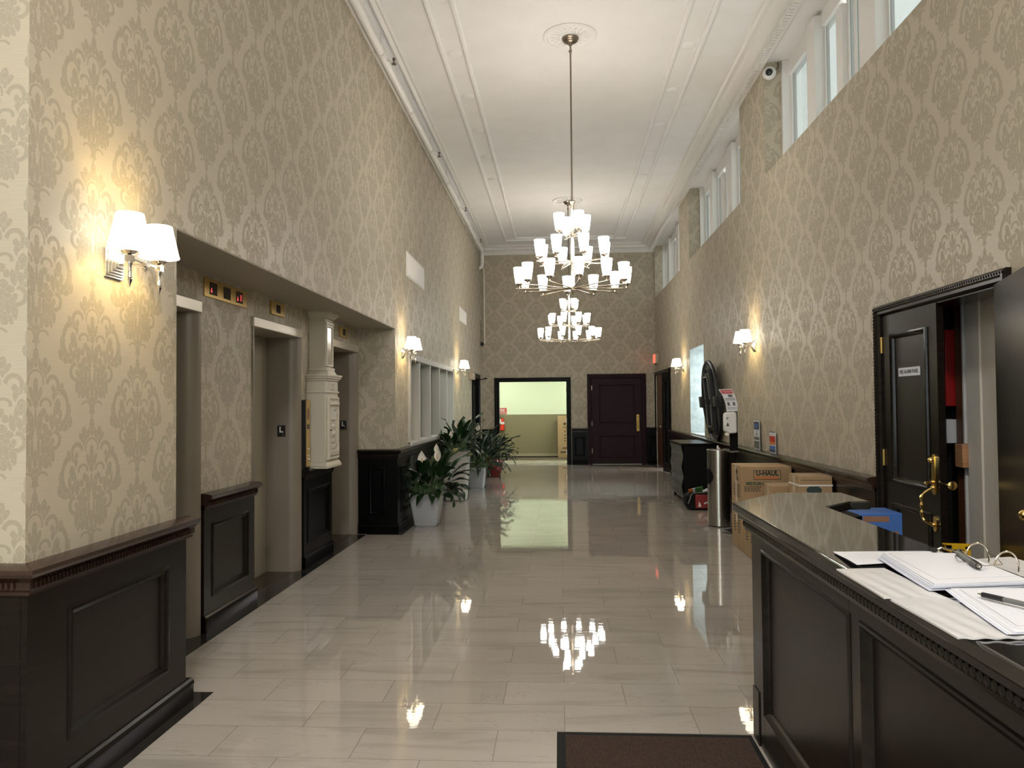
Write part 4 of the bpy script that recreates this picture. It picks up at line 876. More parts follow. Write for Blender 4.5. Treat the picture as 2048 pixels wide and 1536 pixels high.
# carved frieze
b = MB(); b.prism([(XF, .945), (XF - .018, .95), (XF - .020, .962), (XF - .016, .968), (XF - .028, .995), (XF - .05, 1.008), (XF - .052, 1.03), (XF + .02, 1.03), (XF + .02, .945)], Y0, Y1 + .05, 'y')
k = 0; y = Y1 + .03
while y > .9:
    b.sph((XF - .026, y, .981), (.008, .0115, .015), 7, 4, None, Matrix.Rotation(-.5, 3, 'X')); b.sph((XF - .024, y - .0115, .974), (.006, .004, .008), 5, 3); y -= .0265
part('carved_frieze', b, M_DESKW, t, bevel=0)
t = thing('desk_top', 'polished dark desk top with chamfered corners on the reception desk', 'desk top', (1.05, 1.8, 1.03))
OUT = [(.82, Y0 - .05), (.82, 3.763), (1.148, 4.177), (1.478, 4.175), (1.483, 3.80), (1.386, 3.797), (1.213, 3.618), (1.262, Y0 - .05)]
b = MB(); b.prism(OUT, 1.03, HT, 'z'); part('slab', b, M_TOP, t, bevel=.007)

# ------------------------------------------------------------------ papers on the desk
def sheet(name, poly, z, m, root, th=.0012, curl=None, n=14):
    """quad sheet a-b-c-d, subdivided so it can sag or curl: curl(u, v) -> dz"""
    a, bb, c, d_ = [Vector(p) for p in poly]; b = MB(); vs = []
    for s_ in (0, 1):
        for i in range(n + 1):
            for j in range(n + 1):
                u, v = i / n, j / n; p = a.lerp(d_, u).lerp(bb.lerp(c, u), v); vs.append((p.x, p.y, z + (curl(u, v) if curl else 0) - s_ * th))
    K = (n + 1) ** 2; idx = lambda i, j: i * (n + 1) + j; fs = []
    for i in range(n):
        for j in range(n):
            q = (idx(i, j), idx(i + 1, j), idx(i + 1, j + 1), idx(i, j + 1)); fs.append(q); fs.append(tuple(K + x for x in q[::-1]))
    for i in range(n):
        for (p, q) in ((idx(i, 0), idx(i + 1, 0)), (idx(i, n), idx(i + 1, n)), (idx(0, i), idx(0, i + 1)), (idx(n, i), idx(n, i + 1))): fs.append((p, q, K + q, K + p))
    b.add(vs, fs); return part(name, b, m, root, sharp=60)
def lines(root, poly, z, rows, mtl, w=.0012, cols=(), u0=.08, u1=.92, v0=.1, v1=.9, name='printed_lines', curl=None, gap=0.0):
    a, bb, c, d_ = [Vector(p) for p in poly]; b = MB(); at = lambda u, v: a.lerp(d_, u).lerp(bb.lerp(c, u), v)
    def seg(p, q):
        e = (q - p).normalized(); nn = Vector((-e.y, e.x)) * w; b.add([(p.x - nn.x, p.y - nn.y, z), (q.x - nn.x, q.y - nn.y, z), (q.x + nn.x, q.y + nn.y, z), (p.x + nn.x, p.y + nn.y, z)], [(0, 1, 2, 3)])
    for i in range(rows):
        v = v0 + (v1 - v0) * i / max(1, rows - 1)
        if gap:
            u = u0
            while u < u1: L = random.uniform(.03, .09); seg(at(u, v), at(min(u1, u + L), v)); u += L + gap
        else: seg(at(u0, v), at(u1, v))
    for u in cols: seg(at(u, v0), at(u, v1))
    part(name, b, mtl, root)
t = thing('clipboard', 'white lined form on a clipboard with metal clip, farthest of the desk papers', 'clipboard', (1.02, 2.42, HT))
CB = [(.845, 2.285), (1.19, 2.375), (1.19, 2.535), (.85, 2.512)]
sheet('board', [(.862, 2.272), (1.205, 2.362), (1.205, 2.52), (.862, 2.498)], HT + .004, M_BLK, t, th=.0035, n=2)
cu = lambda u, v: .004 * (1 - u) ** 3 + .002 * math.sin(u * 5)
sheet('form_sheet', [(.846, 2.280), (1.17, 2.368), (1.168, 2.519), (.858, 2.506)], HT + .0072, M_PAPER, t, curl=cu)
lines(t, [(.87, 2.30), (1.16, 2.375), (1.16, 2.512), (.88, 2.498)], HT + .0105, 9, M_INKG, .0006, cols=(.08, .3, .55, .92), gap=.02)
b = MB(); b.box(1.165, 1.195, 2.375, 2.50, HT + .009, HT + .014); b.tube([(1.17, 2.38, HT + .014), (1.185, 2.38, HT + .022), (1.19, 2.44, HT + .024), (1.185, 2.49, HT + .022), (1.17, 2.495, HT + .014)], .003, 6); part('metal_clip', b, M_CHROME, t)
b = MB(); b.box(1.158, 1.172, 2.36, 2.385, HT + .009, HT + .018); b.box(1.158, 1.172, 2.49, 2.515, HT + .009, HT + .018); part('clip_grips', b, M_BLK, t)

def binder(lab, L, P, R, ringx, z, thick, pg_rows, grp):
    t = thing('ring_binder', lab, 'ring binder', ((L[0][0] + P[2][0]) / 2, (L[0][1] + L[2][1]) / 2, HT), 0, grp)
    wav = lambda u, v: .0012 * math.sin(v * 22 + u * 3) * (1 - u)
    sheet('clear_cover', L, z + .006, M_VINYL, t, th=.004, curl=wav, n=24)
    sheet('right_cover', R, z + .004, M_VINYL, t, th=.003, n=4)
    a, bb, c, d_ = P
    k = 5
    for i in range(k):
        o = .010 * (k - 1 - i) / (k - 1); jx, jy = random.uniform(-.004, .004), random.uniform(-.004, .004)
        q = [(p[0] - o * 1.6 + jx, p[1] - o * .5 + jy) for p in P]
        top = (i == k - 1); zz = z + .009 + thick * (i + 1) / k
        sheet('page', q, zz, M_PAPER if top or i % 2 else M_PAPER2, t, th=thick / k * .8, curl=(lambda u, v: .006 * (u ** 2)), n=10)
    zt = z + .009 + thick + .0075
    b4 = [Vector(p) for p in P]; cen = sum(b4, Vector((0, 0))) / 4; q = [tuple(cen + (p - cen) * .9) for p in b4]
    lines(t, q, zt, pg_rows, M_INKG, .0005, u0=.05, u1=.95, v0=.05, v1=.9, gap=.02)
    lines(t, q, zt, 2, M_INK, .0006, cols=(.0, 1.0), u0=0, u1=1, v0=0, v1=1, name='page_border')
    return t
L1 = [(.776, 1.922), (.925, 1.925), (.915, 2.262), (.777, 2.246)]
P1 = [(.925, 1.984), (1.178, 2.03), (1.178, 2.35), (.951, 2.357)]
g = 'open ring binders on the desk'
t1 = binder('thick open ring binder with large chrome rings, farther of two on the desk', L1, P1, [(1.20, 2.0), (1.40, 2.04), (1.36, 2.44), (1.20, 2.39)], 1.2, HT, .016, 12, g)
b = MB(); b.box(1.175, 1.235, 1.99, 2.40, HT + .002, HT + .006); part('ring_plate', b, M_CHROME, t1)
for (rx_, ry_) in ((1.203, 2.345), (1.213, 2.215), (1.222, 2.085)):
    b = MB(); pts = []
    for i in range(19):
        a = PI * (i / 18) * 1.15 - .2; pts.append((rx_ + .012 - .040 * math.cos(a), ry_ - .012 * math.cos(a), HT + .016 + .046 * math.sin(a)))
    b.tube(pts, .0024, 7); part('ring', b, M_CHROME, t1)
L2 = [(.790, 1.605), (.945, 1.612), (.925, 1.94), (.784, 1.905)]
P2 = [(.910, 1.621), (1.16, 1.66), (1.17, 1.978), (.958, 1.968)]
t2 = binder('thin open ring binder under the black pen, nearer of two', L2, P2, [(1.20, 1.6), (1.36, 1.62), (1.36, 1.95), (1.20, 1.95)], 1.2, HT, .004, 14, g)
b = MB(); b.box(1.175, 1.215, 1.62, 1.95, HT + .002, HT + .006); part('ring_plate', b, M_CHROME, t2)
for yy in (1.68, 1.80, 1.92):
    b = MB(); b.tube([(1.195 - .022 * math.cos(PI * i / 14), yy, HT + .008 + .024 * math.sin(PI * i / 14)) for i in range(15)], .0018, 6); part('ring', b, M_CHROME, t2)
# pens
def pen(name, lab, p, q, z, r, m, m2, chain=None):
    p, q = Vector((*p, z)), Vector((*q, z)); e = (q - p)
    t = thing(name, lab, 'pen', tuple((p + q) / 2), 0)
    b = MB(); b.cyl(p + e * .0, p + e * .72, r * .9, r, n=12); b.cyl(p + e * .72, p + e * .93, r, r * .8, n=12); part('barrel', b, m, t)
    b = MB(); b.cyl(p + e * .93, p + e * .985, r * .75, r * .25, n=10); part('tip', b, M_CHROME, t)
    b = MB(); b.cyl(p + e * .70, p + e * .93, r * 1.06, r * 1.02, n=12); part('grip', b, m2, t)
    up = Vector((0, 0, r)); s = Vector((-e.y, e.x, 0)).normalized() * r * .9
    b = MB(); b.tube([p + e * .04 + up, p + e * .06 + up * 1.7, p + e * .3 + up * 1.5], .0014, 5); part('pocket_clip', b, M_CHROME, t)
    if chain: part('bead_chain', MB().tube(chain, .0012, 5), M_NICKEL, t)
    return t
pen('chained_pen', 'dark grey pen on a thin chain lying on the thick binder', (1.150, 2.325), (1.108, 2.125), HT + .038, .0085, M_GPL, M_BLK,
    [(1.150, 2.32, HT + .038), (1.12, 2.28, HT + .034), (1.10, 2.22, HT + .034), (1.14, 2.16, HT + .034), (1.19, 2.17, HT + .036), (1.205, 2.23, HT + .045), (1.2, 2.26, HT + .05)])
pen('ballpoint_pen', 'black ballpoint pen lying on the nearer thin binder', (1.075, 1.69), (.972, 1.885), HT + .0265, .0062, M_GPL, M_BLK)

# ------------------------------------------------------------------ boxes behind the desk
t = thing('moving_carton', 'printed brown moving carton, upper of two stacked by the sanitizer stand', 'cardboard box', (2.12, 8.38, .448), 0, 'brown cartons against the right wall')
b = MB(); b.box(1.872, 2.385, 8.14, 8.61, .449, .884); part('carton', b, M_CARD, t, bevel=.006)
part('tape', MB().box(1.871, 1.90, 8.34, 8.42, .50, .8845).box(1.872, 2.385, 8.345, 8.415, .8842, .8852), M_TAPE, t)
yf = 8.1395; b = MB(); fy = lambda a, h, dd: (a, yf - dd, h)
b.frame(fy, 1.995, 2.275, .745, .845, [(0, 0), (0, .0008), (.006, .0008), (.006, 0)]); part('logo_frame', b, M_CARDI, t)
part('logo_stripe', MB().box(2.012, 2.245, yf - .001, yf, .757, .778), M_ORANGE, t)
lettering('U-HAUL', .068, M_CARDI, t, (2.135, yf - .0004, .812), (1, 0, 0), (0, 0, 1), sx=.92, bold=.004)
lettering('MEDIUM BOX', .044, M_CARDG, t, (2.045, yf - .0004, .705), (1, 0, 0), (0, 0, 1), sx=.95, bold=.0025)
b = MB()
for z in (.672, .652, .632): 
    x = 1.90
    while x < 2.06: w2 = random.uniform(.012, .03); b.box(x, x + w2, yf - .0008, yf, z - .005, z + .005); x += w2 + .008
x = 1.8715
for k, z in enumerate((.68, .66, .64, .62, .60, .58, .56)): b.box(x - .0008, x, 8.22, 8.36, z - .004, z + .004); b.box(x - .0008, x, 8.42, 8.52, z - .004, z + .004)
b.box(x - .0008, x, 8.30, 8.36, .72, .76); b.box(x - .0008, x, 8.34, 8.37, .76, .83); b.prism([(8.30, .80), (8.40, .80), (8.355, .86)], x - .0008, x, 'x')
part('printing', b, M_CARDI, t)
def carton(lab, x0, x1, y0, y1, z0, z1, printed=True, side=True):
    t = thing('moving_carton', lab, 'cardboard box', ((x0 + x1) / 2, (y0 + y1) / 2, z0), 0, 'brown cartons against the right wall')
    part('carton', MB().box(x0, x1, y0, y1, z0, z1), M_CARD, t, bevel=.006)
    ym = (y0 + y1) / 2
    part('tape', MB().box(x0 - .001, x0 + .02, ym - .03, ym + .03, z1 - .16, z1 + .0004).box(x0, x1, ym - .03, ym + .03, z1 - .0005, z1 + .0006), M_TAPE, t)
    if printed:
        b = MB()
        for k in range(6): b.box(x0 - .0008, x0, ym - .14, ym - .05, z1 - .12 - k * .03, z1 - .108 - k * .03); b.box(x0 - .0008, x0, ym + .05, ym + .13, z1 - .12 - k * .03, z1 - .108 - k * .03)
        part('printing', b, M_CARDI, t)
    return t
carton('brown moving carton on the floor, underneath the upper printed carton', 1.868, 2.38, 8.14, 8.60, .001, .447)
carton('brown carton on the floor, half hidden behind the far end of the desk', 1.872, 2.34, 7.58, 8.12, .001, .43)
t = carton('small brown carton resting on a larger one, low beside the printed carton', 2.02, 2.34, 7.53, 7.84, .432, .748, False)
b = MB()
for k in range(4): b.box(2.22, 2.30, 7.5292, 7.53, .60 + k * .022, .612 + k * .022)
part('printing', b, M_CARDI, t)
t = carton('tall brown carton with white strap and dark teal emblem near the closet', 2.095, 2.382, 6.94, 7.24, .001, .898, False)
part('strap', MB().box(2.092, 2.385, 6.937, 7.243, .806, .820), M_STRAP, t)
b = MB(); b.prism([(2.17, .74), (2.155, .78), (2.185, .805), (2.26, .805), (2.29, .78), (2.285, .74), (2.25, .72), (2.2, .72)], 6.9385, 6.94, 'y'); part('emblem', b, M_TEAL, t)
part('seam', MB().box(2.11, 2.37, 6.9388, 6.94, .858, .862), M_CARDI, t)
t = thing('blue_box', 'blue box patched with brown tape behind the desk', 'box', (2.02, 5.1, 0))
b = MB(); b.box(1.872, 2.142, 5.0, 5.26, .001, .845); part('carton', b, M_BLUE, t, bevel=.006)
b = MB(); b.box(1.90, 2.06, 4.9985, 5.0, .79, .825); b.prism([(2.02, .60), (2.07, .60), (2.12, .73), (2.07, .73)], 4.9985, 5.0, 'y'); b.box(1.871, 1.872, 5.02, 5.2, .72, .75); part('tape', b, M_BROWN, t)
t = thing('yellow_sign', 'yellow plastic folded floor stand with a square hand hole, by the closet opening', 'floor sign', (2.36, 4.72, 0))
b = MB(); y = 4.72
b.box(2.265, 2.305, y, y + .03, .001, .70); b.box(2.375, 2.412, y, y + .03, .001, .69); b.box(2.265, 2.412, y, y + .03, .668, .70); b.box(2.265, 2.412, y, y + .03, .10, .575); part('front_panel', b, M_YEL, t, bevel=.004)
b = MB(); b.box(2.27, 2.408, y + .035, y + .06, .001, .56); part('back_panel', b, M_YEL, t, bevel=.004)

# ------------------------------------------------------------------ sanitizer stand, wipes dispenser
t = thing('sanitizer_stand', 'white hand sanitizer dispenser on a black floor stand with a warning card', 'sanitizer stand', (2.03, 9.36, 0))
part('base', MB().lathe([(0, .022), (.13, .02), (.15, .008), (.15, .001), (0, .001)], (2.06, 9.38, 0), 28), M_BLK, t)
b = MB(); b.cyl((2.085, 9.40, .02), (2.085, 9.40, .96), .018, n=14); b.box(2.03, 2.125, 9.385, 9.41, .955, 1.46); part('post', b, M_BLKM, t, bevel=.004)
part('drip_tray', MB().prism([(1.965, .985), (1.985, .965), (2.03, .952), (2.115, .96), (2.118, .975), (2.03, .970), (1.99, .985), (1.97, 1.0)], 9.30, 9.41, 'y'), M_GPL, t, bevel=.004)
b = MB(); b.prism([(1.947, 1.21), (1.947, 1.40), (1.965, 1.43), (2.06, 1.437), (2.085, 1.42), (2.09, 1.20), (2.07, 1.185), (1.99, 1.178), (1.975, 1.20)], 9.26, 9.375, 'y'); part('dispenser', b, M_WPL, t, bevel=.014)
b = MB(); b.box(2.055, 2.105, 9.285, 9.385, 1.19, 1.435); part('dispenser_back', b, M_GPL, t, bevel=.01)
part('nozzle', MB().box(1.958, 2.0, 9.28, 9.33, 1.155, 1.19), M_OLDW, t, bevel=.006)
b = MB(); yf = 9.2585; b.prism([(1.960, 1.27), (2.0, 1.27), (1.980, 1.315)], yf, yf + .002, 'y'); part('warning_triangle', b, M_INK, t); b = MB(); b.prism([(1.962, 1.35), (1.972, 1.35), (1.984, 1.366), (1.996, 1.366), (1.996, 1.372), (1.972, 1.372)], yf, yf + .002, 'y'); part('printed_mark', b, M_INK, t)
def card_pt(u, v):   # u across, v up; the card leans and curls back to the left near its top
    lean = -.085 * v ** 2; return (1.99 + lean + u * (.135 + .02 * v), 9.36 - .0 + .03 * v * v + .015 * u, 1.44 + v * .268 + u * .004)
def card_patch(u0, u1, v0, v1, off=.0, n=8, th=.0012):
    b = MB(); vs = []
    for s_ in (0, 1):
        for i in range(n + 1):
            for j in range(3):
                p = card_pt(u0 + (u1 - u0) * j / 2, v0 + (v1 - v0) * i / n); vs.append((p[0], p[1] - off + s_ * th, p[2]))
    K = (n + 1) * 3; fs = []
    for i in range(n):
        for j in range(2):
            q = (i * 3 + j, i * 3 + j + 1, (i + 1) * 3 + j + 1, (i + 1) * 3 + j); fs += [q, tuple(K + x for x in q[::-1])]
        fs += [(i * 3, (i + 1) * 3, K + (i + 1) * 3, K + i * 3), (i * 3 + 2, (i + 1) * 3 + 2, K + (i + 1) * 3 + 2, K + i * 3 + 2)]
    fs += [(0, 1, K + 1, K), (1, 2, K + 2, K + 1), (n * 3, n * 3 + 1, K + n * 3 + 1, K + n * 3), (n * 3 + 1, n * 3 + 2, K + n * 3 + 2, K + n * 3 + 1)]
    b.add(vs, fs); return b
cd = part('warning_card', card_patch(0, 1, 0, 1), M_PAPER, t, sharp=60)
part('red_header', card_patch(.06, .95, .80, .965, .0014), M_REDP, cd, sharp=60)
pa, pb, pc = Vector(card_pt(.45, .88)), Vector(card_pt(.55, .88)), Vector(card_pt(.45, .92))
lettering('ATTENTION', .021, M_PAPER, cd, pa + Vector((.007, -.004, 0)), pb - pa, pc - pa, depth=.0003, bold=.0004)
b = card_patch(.45, .8, .64, .76, .0014)
for v in (.565, .505): x = card_patch(.1, .93, v, v + .025, .0014); b.add(x.v, x.f)
for v in (.165, .10): x = card_patch(.1, .9, v, v + .016, .0014); b.add(x.v, x.f)
for u in (.16, .62): x = card_patch(u, u + .2, .26, .42, .0014); b.add(x.v, x.f)
part('printing', b, M_GPL, cd, sharp=60)
t = thing('wipes_dispenser', 'tall stainless steel cylinder with round hole beside the tufted cabinet', 'wipes dispenser', (1.985, 9.86, 0))
cx, cyy = 1.985, 9.86
part('drum', MB().lathe([(.138, .012), (.138, .935)], (cx, cyy, 0), 48), M_STEEL, t, sharp=60)
part('foot_ring', MB().lathe([(.0, .001), (.14, .001), (.141, .014), (.0, .014)], (cx, cyy, 0), 40), M_BLK, t)
part('lid', MB().lathe([(.138, .935), (.143, .936), (.143, .955), (.138, .962), (.04, .965), (.0, .965)], (cx, cyy, 0), 48), M_STEEL, t)
a = math.radians(190); b = MB(); vs = []; fs = []
for q in range(6):
    for k in range(28):
        th = 2 * PI * k / 28; rr = .098 * q / 5; ang = a + rr / .138 * math.cos(th); vs.append((cx + .1395 * math.cos(ang), cyy + .1395 * math.sin(ang), .625 + rr * math.sin(th)))
        if q: fs.append(((q - 1) * 28 + k, (q - 1) * 28 + (k + 1) % 28, q * 28 + (k + 1) % 28, q * 28 + k))
b.add(vs, fs); part('waste_hole', b, M_BLKM, t)
b = MB(); b.sph((cx - .01, cyy - .02, .985), (.014, .012, .028), 8, 5); b.sph((cx + .002, cyy - .02, .972), (.02, .015, .012), 8, 4); part('wipe', b, M_WPL, t)

# ------------------------------------------------------------------ tufted cabinet, folding table, bag
t = thing('tufted_cabinet', 'black cabinet with tufted grey front against the right wall', 'cabinet', (2.13, 12.6, 0))
x0, x1, y0, y1 = 1.865, 2.395, 11.985, 13.2
part('body', MB().box(x0 + .02, x1, y0, y1, .10, .885), M_BLKM, t, bevel=.006)
b = MB(); nx_, nz_ = 98, 80; vs = []; fs = []
for i in range(nx_ + 1):
    for j in range(nz_ + 1):
        yy = y0 + .004 + (y1 - y0 - .008) * i / nx_; zz = .105 + .775 * j / nz_
        u = (yy - y0) / .20; v = (zz - .105) / .31
        f1 = abs(((u + v) * 1.0) % 1 - .5) * 2; f2 = abs(((u - v) * 1.0) % 1 - .5) * 2
        vs.append((x0 + .018 - .032 * (1 - max(f1, f2)), yy, zz))
for i in range(nx_):
    for j in range(nz_): q = i * (nz_ + 1) + j; fs.append((q, q + 1, q + nz_ + 2, q + nz_ + 1))
b.add(vs, fs); part('tufted_front', b, M_TUFT, t, sharp=25, clean=False)
part('top', MB().box(x0 - .012, x1, y0 - .015, y1 + .015, .885, .925), M_BLACKW, t, bevel=.006)
for yy in (y0 + .06, y1 - .06):
    for xx in (x0 + .06, x1 - .06): part('leg', MB().taper((xx, yy), (.018, .018), (.03, .03), .001, .10), M_BLK, t)
b = MB(); b.box(x0 - .002, x0 + .02, y0, y1, .095, .115); part('bottom_rail', b, M_TUFT, t)
t = thing('folding_table', 'round black folding table stood on edge on the tufted cabinet', 'folding table', (2.3, 12.0 + .6, .925))
Mt = Matrix.Rotation(math.radians(-5), 4, 'Y'); cz = 1.565; ccx, ccy = 2.325, 12.02 + .0
ctr = Matrix.Translation((ccx, ccy, cz)) @ Mt
def tl(p): return ctr @ Vector(p)
R3 = (Mt.to_3x3() @ Matrix.Rotation(-PI / 2, 3, 'Y'))
b = MB(); b.lathe([(0, -.03), (.615, -.03), (.64, -.022), (.642, .012), (.625, .022), (.60, .018), (.585, -.004), (0, -.008)], tuple(ctr @ Vector((0, 0, 0))), 56, None, R3); part('table_top', b, M_BLK, t)
def fbox(b, xa, xb, ya, yb, za, zb): b.obox(ctr @ Matrix.Translation(((xa + xb) / 2, (ya + yb) / 2, (za + zb) / 2)), abs(xb - xa) / 2, abs(yb - ya) / 2, abs(zb - za) / 2)
b = MB()
for s in (-1, 1): fbox(b, -.045, .0, s * .235 - .022, s * .235 + .022, -.50, .50)
fbox(b, -.03, .0, -.20, .20, .40, .44); fbox(b, -.03, .0, -.20, .20, -.44, -.40); part('apron_frame', b, M_BLK, t, bevel=.004)
for s in (-1, 1):
    b = MB(); z = s * .06; pts = [(-.05, -.17, s * .04), (-.055, -.17, s * .34), (-.055, -.14, s * .38), (-.055, .14, s * .38), (-.055, .17, s * .34), (-.05, .17, s * .04)]
    b.tube([tl(p) for p in pts], .014, 8); part('leg', b, M_GPL, t)
b = MB(); fbox(b, -.075, -.0, .42, .62, -.09, .09); part('latch', b, M_BLK, t, bevel=.012)
b = MB(); fbox(b, -.060, .0, -.58, -.42, -.08, .08); lt = part('latch', b, M_BLK, t, bevel=.012); part('rivet', MB().sph(tl((-.062, -.5, .0)), .010, 8, 5), M_CHROME, lt)
t = thing('tool_bag', 'black and red fabric bag on the floor below the tufted cabinet', 'bag', (1.97, 11.4, 0))
b = MB(); b.prism([(1.80, .06), (1.84, .012), (1.90, .002), (2.14, .002), (2.14, .22), (2.10, .25), (1.86, .245), (1.80, .20)], 11.26, 11.52, 'y'); part('body', b, M_BLKBAG, t, bevel=.02)
part('red_pocket', MB().box(1.93, 2.135, 11.245, 11.28, .03, .225), M_REDBAG, t, bevel=.012)
b = MB(); b.prism([(1.97, .05), (2.01, .06), (2.0, .10), (1.98, .13)], 11.242, 11.246, 'y'); b.prism([(2.06, .09), (2.12, .12), (2.12, .135), (2.05, .11)], 11.242, 11.246, 'y'); part('reflective_patch', b, M_WPL, t)
part('strap', MB().tube([(1.83, 11.25, .10), (1.85, 11.24, .16), (1.87, 11.25, .22), (1.90, 11.28, .24), (2.02, 11.30, .25), (2.1, 11.28, .24)], .010, 6), M_GPL, t)
t = thing('snack_packet', 'orange white and green packet sticking out of the bag', 'packet', (1.95, 11.36, .255))
Mp = Matrix.Translation((1.95, 11.36, .275)) @ Matrix.Rotation(math.radians(-14), 4, 'Y') @ Matrix.Rotation(math.radians(-50), 4, 'X')
for x0, x1, mt, nm in ((-.10, -.04, M_ORANGE, 'orange_end'), (-.04, .0, M_PAPER, 'white_band'), (0.0, .11, M_GREENP, 'green_end')): part(nm, MB().obox(Mp @ Matrix.Translation(((x0 + x1) / 2, 0, 0)), (x1 - x0) / 2, .055, .006), mt, t, bevel=.003)
b = MB(); b.lathe([(.017, .0065), (.017, .0085), (.023, .0085), (.023, .0065)], tuple(Mp @ Vector((.035, 0, 0))), 18, None, Mp.to_3x3(), close=True); part('ring_mark', b, M_PAPER, t)
b = MB(); b.sph((2.10, 11.38, .268), (.045, .035, .022), 10, 6); b.sph((2.115, 11.37, .285), (.025, .02, .02), 8, 5); b.sph((2.07, 11.36, .262), (.02, .03, .015), 8, 5)
single('white_cloth', b, M_PAPER, 'crumpled white cloth on top of the bag', 'cloth', (2.1, 11.38, .25))

# ------------------------------------------------------------------ notices on the right wall rail
t = thing('notice_card', 'tall white notice card with blue header standing on the wall rail', 'notice', (XR - .02, 9.61, .973))
xx = XR - .028
part('card', MB().box(xx, xx + .006, 9.475, 9.75, .974, 1.325), M_PAPER, t)
part('blue_header', MB().box(xx - .001, xx, 9.49, 9.735, 1.215, 1.31), M_INK, t); part('blue_picture', MB().box(xx - .0016, xx - .001, 9.53, 9.70, 1.235, 1.288), M_BLUE, t)
b = MB(); b.box(xx - .001, xx, 9.49, 9.735, 1.09 - .0, 1.125); b.box(xx - .001, xx, 9.49, 9.735, .985, 1.075); b.prism([(9.58, 1.16), (9.64, 1.16), (9.61, 1.185)], xx - .001, xx, 'x'); b.box(xx - .001, xx, 9.59, 9.63, 1.135, 1.16); b.box(xx - .001, xx, 9.595, 9.625, 1.19, 1.205)
part('printing', b, M_GPL, t)
t = thing('colour_notice', 'short red orange and blue notice card standing on the wall rail', 'notice', (XR - .02, 8.91, .973))
part('card', MB().box(xx, xx + .006, 8.79, 9.03, .974, 1.215), M_PAPER, t)
for z0, z1, mt, nm in ((1.205, 1.215, M_INK, 'top_edge'), (1.175, 1.185, M_INKG, 'title_line'), (1.10, 1.165, M_RED, 'red_band'), (1.065, 1.10, M_ORANGE, 'orange_band'), (1.01, 1.055, M_BLUE, 'blue_band'), (.982, 1.01, M_TEAL, 'teal_band')): part(nm, MB().box(xx - .001, xx, 8.795, 9.025, z0, z1), mt, t)

# ------------------------------------------------------------------ mats
t = thing('entrance_mat', 'dark brown ribbed floor mat in front of the desk', 'floor mat', (.43, 2.2, 0))
part('pile', MB().box(.01, .845, .6, 3.632, .0005, .010), M_MAT, t)
b = MB(); b.box(-.03, .01, .56, 3.672, .0005, .006); b.box(.845, .870, .56, 3.672, .0005, .006); b.box(.01, .845, 3.632, 3.672, .0005, .006); b.box(.01, .845, .56, .6, .0005, .006); part('rubber_edge', b, M_MATE, t)
single('doorway_rug', MB().box(1.37, 2.28, 17.68, 19.1, .0005, .008), M_RUG, 'flat tan rug in front of the burgundy far door', 'rug', (1.8, 18.4, 0))

# ------------------------------------------------------------------ potted plants
def leaf(b, base, az, L, W, lift, droop, roll=0.0, n=7, m=0):
    """petiole plus folded lance blade. base point, azimuth, length, width, start elevation, droop"""
    d = Vector((math.cos(az), math.sin(az), 0)); s = Vector((-d.y, d.x, 0)); p = Vector(base); el = lift; pts = [p.copy()]
    Lp = L[0]; k = 4
    for i in range(k):
        st = Lp / k; p = p + (d * math.cos(el) + Vector((0, 0, math.sin(el)))) * st; el -= droop * .25 / k; pts.append(p.copy())
    b.tube(pts, [.004, .0038, .0035, .003, .003], 4, 1)
    vs = []; fs = []
    for i in range(n + 1):
        u = i / n; w = W * (math.sin(PI * min(1, u ** .75 * 1.0)) ** .8) * (1 - .15 * u) if 0 < i < n else .0015
        up = (d * -math.sin(el) + Vector((0, 0, math.cos(el)))); sd = (s * math.cos(roll) + up * math.sin(roll)); wv = .012 * math.sin(u * 9 + az * 3)
        vs += [p + sd * w + up * (w * .35 + wv), p, p - sd * w + up * (w * .35 - wv)]
        if i < n: p = p + (d * math.cos(el) + Vector((0, 0, math.sin(el)))) * (L[1] / n); el -= droop / n * (.6 + .8 * u)
    for i in range(n):
        q = i * 3; fs += [(q, q + 1, q + 4, q + 3), (q + 1, q + 2, q + 5, q + 4)]
    b.add(vs, fs, m)
def spathe(root, base, top, az, sc=1.0):
    b = MB(); bz = Vector(base); tp = Vector(top); mid = (bz + tp) / 2 + Vector((math.cos(az) * -.03, math.sin(az) * -.03, 0)); b.tube([bz, mid, tp], .004, 6); st = part('flower_stalk', b, M_STEM, root)
    b = MB(); n = 8; vs = []; d = Vector((math.cos(az), math.sin(az), 0)); s = Vector((-d.y, d.x, 0))
    for i in range(n + 1):
        u = i / n; w = .042 * sc * math.sin(PI * u ** .8) if 0 < i < n else .001; z = .155 * sc * u
        c = tp + Vector((0, 0, z)) - d * (.02 * sc * math.sin(PI * u)); vs += [c + s * w + d * w * .5, c + s * w * .5 + d * w * .12, c, c - s * w * .5 + d * w * .12, c - s * w + d * w * .5]
    b.add(vs, [(i * 5 + j, i * 5 + j + 1, i * 5 + j + 6, i * 5 + j + 5) for i in range(n) for j in range(4)]); part('spathe', b, M_SPATHE, st, clean=False)
    b = MB(); b.sph((tp.x + d.x * .012, tp.y + d.y * .012, tp.z + .05 * sc), (.008 * sc, .008 * sc, .034 * sc), 8, 6); part('spadix', b, M_SPADIX, st)
